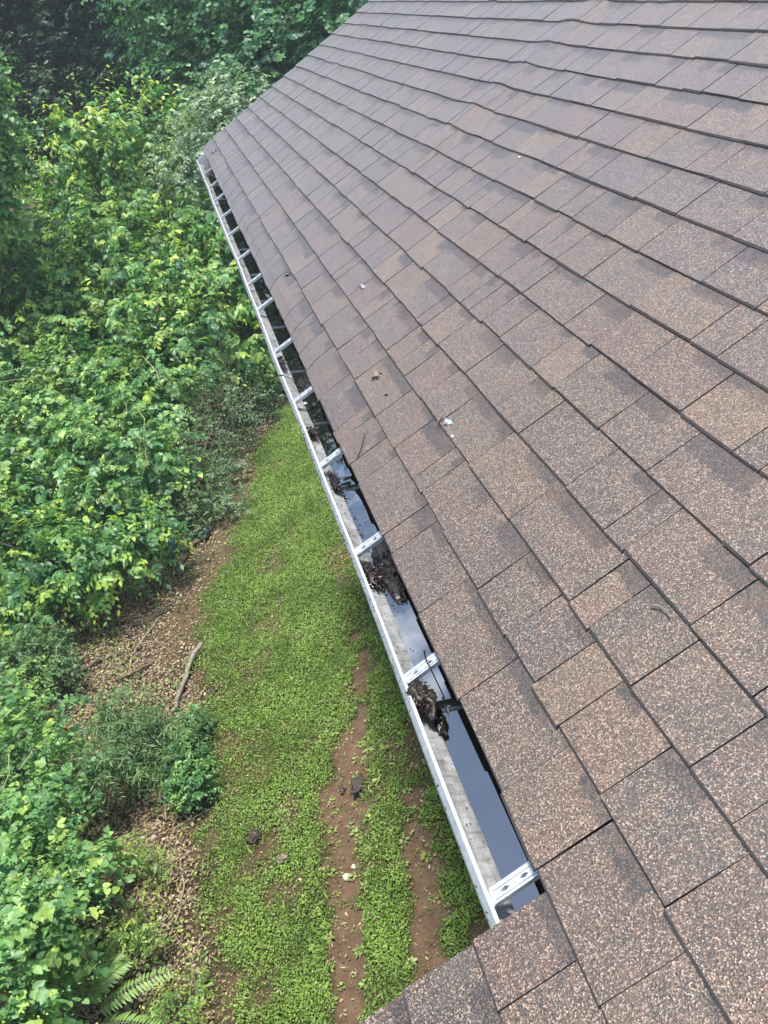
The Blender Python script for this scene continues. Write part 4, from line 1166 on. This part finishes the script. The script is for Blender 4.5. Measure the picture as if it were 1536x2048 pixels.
def lump(name, label, cat_, c, size, mat, seed, sub=3, rough=0.35, flat=0.6, frags=0, fmat=None, fs=0.03, spread=1.0):
    """irregular lump, with flakes of leaf stuck in it as a part"""
    g = np.random.default_rng(seed)
    bm = bmesh.new(); bmesh.ops.create_icosphere(bm, subdivisions=sub, radius=1)
    P = np.array([v.co[:] for v in bm.verts])
    d = 1 + rough * (vnoise(P[:, 0] + seed, P[:, 1] + P[:, 2], 1.9, seed) - 0.5) * 2 + rough * 0.7 * (vnoise(P[:, 0] - P[:, 2], P[:, 1] + seed, 4.5, seed + 1) - 0.5) * 2 + g.normal(size=len(P)) * rough * 0.10
    P = P * d[:, None] * np.array(size) * np.array([1, 1, flat])
    for v, p in zip(bm.verts, P): v.co = p
    for f_ in bm.faces: f_.smooth = True
    me = bpy.data.meshes.new(name); bm.to_mesh(me); bm.free()
    o = link(name, me, [mat], None, c)
    tag(o, label, cat_)
    if frags:
        dd = unit(g.normal(size=(frags, 3))); dd[:, 2] = np.abs(dd[:, 2])
        b = dd * np.array(size) * np.array([1, 1, flat]) * g.uniform(0.7, 1.15 * spread, (frags, 1))
        V, T, C = leaves(b, g.normal(size=(frags, 3)) * np.array([1, 1, 0.35]), g.normal(size=(frags, 3)) + np.array([0, 0, 0.8]), g.uniform(0.4, 1.2, frags) * fs,
                         np.stack([np.clip(g.normal(0.22, 0.22, frags), 0, 1), np.clip(g.normal(-0.3, 0.4, frags), 0, 1)], 1), 'kite')
        link('leaf_flake', np_mesh('leaf_flake', V, T, {'tint': C}, smooth=True), [fmat or M['litter']], o)
    return o


def gz(x, y): return float(GROUND + gheight(np.array([x]), np.array([y]))[0])


lump('muck_pile', 'dark heap of gutter muck dropped on the bare soil track', 'muck', (-0.87, 6.09, gz(-0.87, 6.09) + 0.025), (0.075, 0.10, 0.075), M['clod'], 401, 3, 0.5, 0.6, 90, M['litter'], 0.022)
lump('muck_pile', 'small dark clod beside the heap of muck on the soil track', 'muck', (-1.02, 6.16, gz(-1.02, 6.16) + 0.012), (0.035, 0.04, 0.04), M['clod'], 402, 2, 0.5, 0.6, 14, M['litter'], 0.03)
lump('muck_pile', 'brown clod of muck lying alone in the middle of the lawn', 'muck', (-1.86, 6.0, gz(-1.86, 6.0) + 0.03), (0.05, 0.06, 0.05), M['clod'], 403, 3, 0.5, 0.7, 26, M['litter'], 0.03)
lump('grey_clod', 'small greyish clod with pale flecks on the lower lawn', 'muck', (-1.64, 5.64, gz(-1.64, 5.64) + 0.03), (0.045, 0.05, 0.04), M['soot'], 404, 2, 0.5, 0.6, 26, M['litter'], 0.035)
lump('crumpled_plastic', 'crumpled black plastic on the soil strip beyond the lawn', 'plastic', (-1.93, 11.5, gz(-1.93, 11.5) + 0.05), (0.16, 0.10, 0.11), M['plastic'], 405, 3, 0.55, 0.7)
lump('teal_tarp', 'dark teal plastic showing under the glossy shrub tips', 'plastic', (-2.42, 11.35, gz(-2.42, 11.35) + 0.16), (0.12, 0.26, 0.22), M['teal'], 406, 3, 0.35, 0.8)
for i, (x, y, s, lab) in enumerate([(-1.93, 10.82, 0.022, 'pale pebble on the mossy soil strip, nearer the lawn'), (-1.75, 11.15, 0.017, 'pale pebble on the soil near the black plastic'),
                                    (-1.17, 5.26, 0.028, 'tan stone in the bare soil track, the lower one'), (-1.09, 5.33, 0.020, 'tan stone in the bare soil track, the upper one'),
                                    (-2.08, 10.72, 0.013, 'tiny pale pebble at the left of the mossy strip')]):
    lump('stone', lab, 'stone', (x, y, gz(x, y) + s * 0.35), (s, s * 1.2, s), M['stone'], 420 + i, 2, 0.35, 0.6)

# ------------------------------------------------------------------ muck in the gutter
lump('gutter_muck', 'big raft of black rotten leaves floating under the third hanger', 'muck', (-0.014, 2.085, ZW - 0.001), (0.030, 0.125, 0.017), M['muck'], 431, 4, 0.56, 0.7, 450, M['wetleaf'], 0.0099, 1.25)
lump('gutter_muck', 'black leaf muck against the shingles just above the third hanger', 'muck', (0.006, 2.215, ZW - 0.003), (0.024, 0.05, 0.012), M['muck'], 432, 4, 0.52, 0.7, 120, M['wetleaf'], 0.0087, 1.2)
lump('gutter_muck', 'brown leaves stuck on the front wall below the third hanger', 'muck', (-0.068, 2.045, -0.080), (0.012, 0.055, 0.018), M['muck'], 433, 4, 0.45, 0.8, 180, M['wetleaf'], 0.0124, 1.1)
lump('gutter_muck', 'brown clump of leaves propped on the front wall at the second hanger', 'muck', (-0.072, 1.525, -0.064), (0.022, 0.052, 0.022), M['muckleaf'], 434, 4, 0.56, 0.9, 900, M['wetleaf'], 0.0068, 1.1)
lump('gutter_muck', 'dark drip of muck trailing from the clump at the second hanger', 'muck', (-0.055, 1.462, ZW + 0.002), (0.009, 0.026, 0.012), M['muck'], 435, 4, 0.52, 0.8, 48, M['wetleaf'], 0.0074)
lump('gutter_muck', 'dark leaf muck against the wall below the fourth hanger', 'muck', (-0.062, 2.60, -0.080), (0.010, 0.06, 0.014), M['muck'], 436, 4, 0.52, 0.8, 135, M['wetleaf'], 0.0124, 1.15)
lump('gutter_muck', 'brown leaf star stuck on the front wall between fourth and fifth hangers', 'muck', (-0.066, 2.99, -0.078), (0.012, 0.038, 0.012), M['muckleaf'], 437, 4, 0.52, 0.8, 108, M['wetleaf'], 0.0161, 1.3)
lump('gutter_muck', 'black muck pool edge just above the fifth hanger', 'muck', (-0.022, 3.47, ZW - 0.003), (0.030, 0.085, 0.010), M['muck'], 438, 4, 0.60, 0.7, 180, M['wetleaf'], 0.0112, 1.25)
lump('gutter_muck', 'small dark muck clot on the wall above the fifth hanger', 'muck', (-0.072, 3.72, -0.072), (0.009, 0.07, 0.010), M['muck'], 439, 4, 0.52, 0.8, 90, M['wetleaf'], 0.0124, 1.2)
lump('gutter_muck', 'muck floating below the last hanger near the far end cap', 'muck', (-0.030, 8.72, ZW + 0.004), (0.030, 0.10, 0.012), M['muckleaf'], 440, 4, 0.52, 0.8, 90, M['wetleaf'], 0.0124)
lump('gutter_muck', 'floating black crumb below the big raft of rotten leaves', 'muck', (-0.026, 1.925, ZW), (0.0075, 0.012, 0.006), M['muck'], 441, 4, 0.45, 0.7, 12, M['wetleaf'], 0.0062)
lump('foam_fleck', 'pale foam fleck floating above the fifth hanger', 'foam', (-0.05, 3.30, ZW + 0.004), (0.008, 0.012, 0.008), M['dropping'], 442, 2, 0.4, 0.8)


def wet_twig(label, pts, r, mat=None):
    V, F = tube_arrays(np.array(pts, float), np.linspace(r, r * 0.6, len(pts)), 5)
    n = len(V)
    o = link('twig', py_mesh('twig', V, [tuple(int(i) for i in f) for f in F] + [(4, 3, 2, 1, 0), tuple(range(n - 5, n))], True), [mat or M['muck']])
    return tag(o, label, 'twig')


def rp(u, v, h): return tuple(float(c) for c in roof_pt(u, v, h))
wet_twig('black twig lying across the second hanger', [gpt(0.040, 0.002, 1.625), gpt(0.044, 0.003, 1.595), gpt(0.043, 0.002, 1.565), (-0.024, 1.535, ZW + 0.003)], 0.0022)
wet_twig('thin black twig bridging the lip beside the fifth hanger', [gpt(0.127, 0.004, 3.55), gpt(0.110, 0.006, 3.52), gpt(0.085, -0.01, 3.47), (-0.05, 3.42, ZW + 0.004)], 0.002)
wet_twig('thin black twig hooked over the lip beyond the seventh hanger', [gpt(0.130, -0.004, 4.62), gpt(0.122, 0.005, 4.60), gpt(0.10, -0.01, 4.56), gpt(0.09, -0.04, 4.5)], 0.0025)
wet_twig('pale curved twig lying alone on the lower right shingles', [rp(1.292, 0.400, 0.011), rp(1.278, 0.410, 0.013), rp(1.258, 0.415, 0.013), rp(1.240, 0.412, 0.011)], 0.0022, M['pale_bark'])
wet_twig('dark forked twig on the shingles beside the fourth hanger', [rp(2.60, 0.085, 0.012), rp(2.55, 0.066, 0.016), rp(2.52, 0.048, 0.014), rp(2.50, 0.030, 0.011)], 0.0032, M['bark'])
wet_twig('small dark twig on the shingles left of the white dropping', [rp(2.37, 0.300, 0.012), rp(2.345, 0.282, 0.016), rp(2.33, 0.270, 0.013)], 0.0025, M['bark'])


def crumb(label, u, v, s, mat, seed, name='leaf_crumb', cat_='debris', frags=7):
    return lump(name, label, cat_, rp(u, v, 0.008), (s * 0.5, s * 0.7, s * 0.35), mat, seed, 2, 0.6, 0.6, frags, M['wetleaf'], s * 0.9)


crumb('curled grey leaf on the shingles two courses above the fifth hanger', 2.887, 0.212, 0.028, M['soot'], 461)
crumb('small dark crumb of leaf on the shingles near the curled grey leaf', 2.72, 0.205, 0.010, M['muck'], 462, frags=3)
crumb('pale leaf tip caught at the eave joint beyond the seventh hanger', 4.476, 0.123, 0.024, M['soot'], 463)
crumb('pale crumb on the shingles left of the middle of the roof', 3.655, 0.359, 0.022, M['dropping'], 464, frags=5)
crumb('tiny white crumb under a butt edge high on the roof', 3.639, 1.128, 0.014, M['dropping'], 465, frags=0)
crumb('pale dry leaf on the shingles near the far corner', 8.872, 0.093, 0.045, M['soot'], 466)
lump('bird_dropping', 'white glistening dropping on a shingle left of the roof centre', 'dropping', rp(2.325, 0.306, 0.010), (0.011, 0.019, 0.004), M['dropping'], 470, 3, 0.6, 0.7)
lump('bird_dropping', 'tiny white dropping just below the larger white one', 'dropping', rp(2.245, 0.292, 0.010), (0.005, 0.010, 0.003), M['dropping'], 471, 2, 0.6, 0.7)

# specks: scum along the waterline, grit and drops on the lip and the wall
gk = np.random.default_rng(700)
n = 460
yy = np.concatenate([gk.uniform(1.7, 9.1, 210), np.clip(gk.normal(2.3, 0.25, 150), 1.5, 9), gk.normal(3.4, 0.4, 100)])
xx = np.where(gk.random(n) < 0.72, xw + np.abs(gk.normal(0, 0.004, n)), gk.uniform(xw, 0.03, n))
V, T, C = leaves(np.stack([xx, yy, np.full(n, ZW + 0.0012)], 1), np.stack([gk.normal(size=n), gk.normal(size=n), 0 * xx], 1), np.tile([0, 0, 1.0], (n, 1)), gk.uniform(0.0015, 0.006, n) * np.where(gk.random(n) < 0.12, 2.2, 1),
                 np.stack([gk.random(n) ** 1.5, (gk.random(n) < 0.25) * 0.9], 1), 'kite')
tag(link('water_scum', np_mesh('water_scum', V, T, {'tint': C}), [M['wetleaf']]), 'specks of scum and leaf crumbs floating on the gutter water', 'scum', kind='stuff')
n = 1500
yy = np.concatenate([gk.uniform(0.97, 9.3, 700), gk.normal(2.4, 0.4, 400), gk.normal(3.9, 0.8, 400)]); yy = np.clip(yy, 0.97, 9.3)
seg = gk.random(n)
ia = gk.uniform(5.0, 12.5, n); lip = seg < 0.4
ia = np.where(lip, gk.uniform(13.6, 15.6, n), ia)
aa = np.interp(ia, np.arange(nP), np.where(np.arange(nP) < 13, inner[:, 0], prof[:, 0])); bb = np.interp(ia, np.arange(nP), np.where(np.arange(nP) < 13, inner[:, 1], prof[:, 1]))
Pk = GO + aa[:, None] * GA + bb[:, None] * GB; Pk[:, 1] = yy; Pk[:, 0] += np.interp(yy, [0.95, 2.7, 6.0, 9.5], [-0.012, -0.006, -0.003, -0.001])
fa = np.interp(yy, ys, wob_a) * aa / 0.125; fb = np.interp(yy, ys, wob_b) * aa / 0.125
Pk = Pk + fa[:, None] * GA + (fb + 0.0012)[:, None] * GB
keep = (Pk[:, 2] > ZW + 0.001)
Pk = Pk[keep]; n = len(Pk)
V, T, C = leaves(Pk, np.stack([gk.normal(0, 0.4, n), gk.normal(size=n), 0 * Pk[:, 0]], 1), np.tile(GB + 0.5 * np.array([1.0, 0, 0]) * 0, (n, 1)), gk.uniform(0.0018, 0.0075, n) * np.where(gk.random(n) < 0.08, 2.0, 1),
                 np.stack([gk.random(n) ** 1.6, (gk.random(n) < 0.12) * 0.8], 1), 'kite')
tag(link('gutter_grit', np_mesh('gutter_grit', V, T, {'tint': C}), [M['wetleaf']]), 'dark grit and leaf specks stuck to the gutter lip and wall', 'grit', kind='stuff')

# ------------------------------------------------------------------ damp summer air
HX0, HX1, HY0, HY1, HZ0, HZ1 = -60, 60, -40, 80, GROUND - 1.2, 17.5
V, F = box_arrays(HX0, HX1, HY0, HY1, HZ0, HZ1)
hz = link('haze', py_mesh('haze', V, F), [])
hm_ = bpy.data.materials.new('damp_air'); hm_.use_nodes = True
t = hm_.node_tree; t.nodes.clear()
out = t.nodes.new('ShaderNodeOutputMaterial'); vol = t.nodes.new('ShaderNodeVolumePrincipled')
vol.inputs['Color'].default_value = (0.82, 0.92, 1.0, 1)
vol.inputs['Density'].default_value = 0.0017
vol.inputs['Anisotropy'].default_value = 0.2
t.links.new(vol.outputs[0], out.inputs['Volume'])
hz.data.materials.append(hm_)
tag(hz, 'thin bluish damp air hanging over the lawn and the wood', 'haze', kind='stuff')
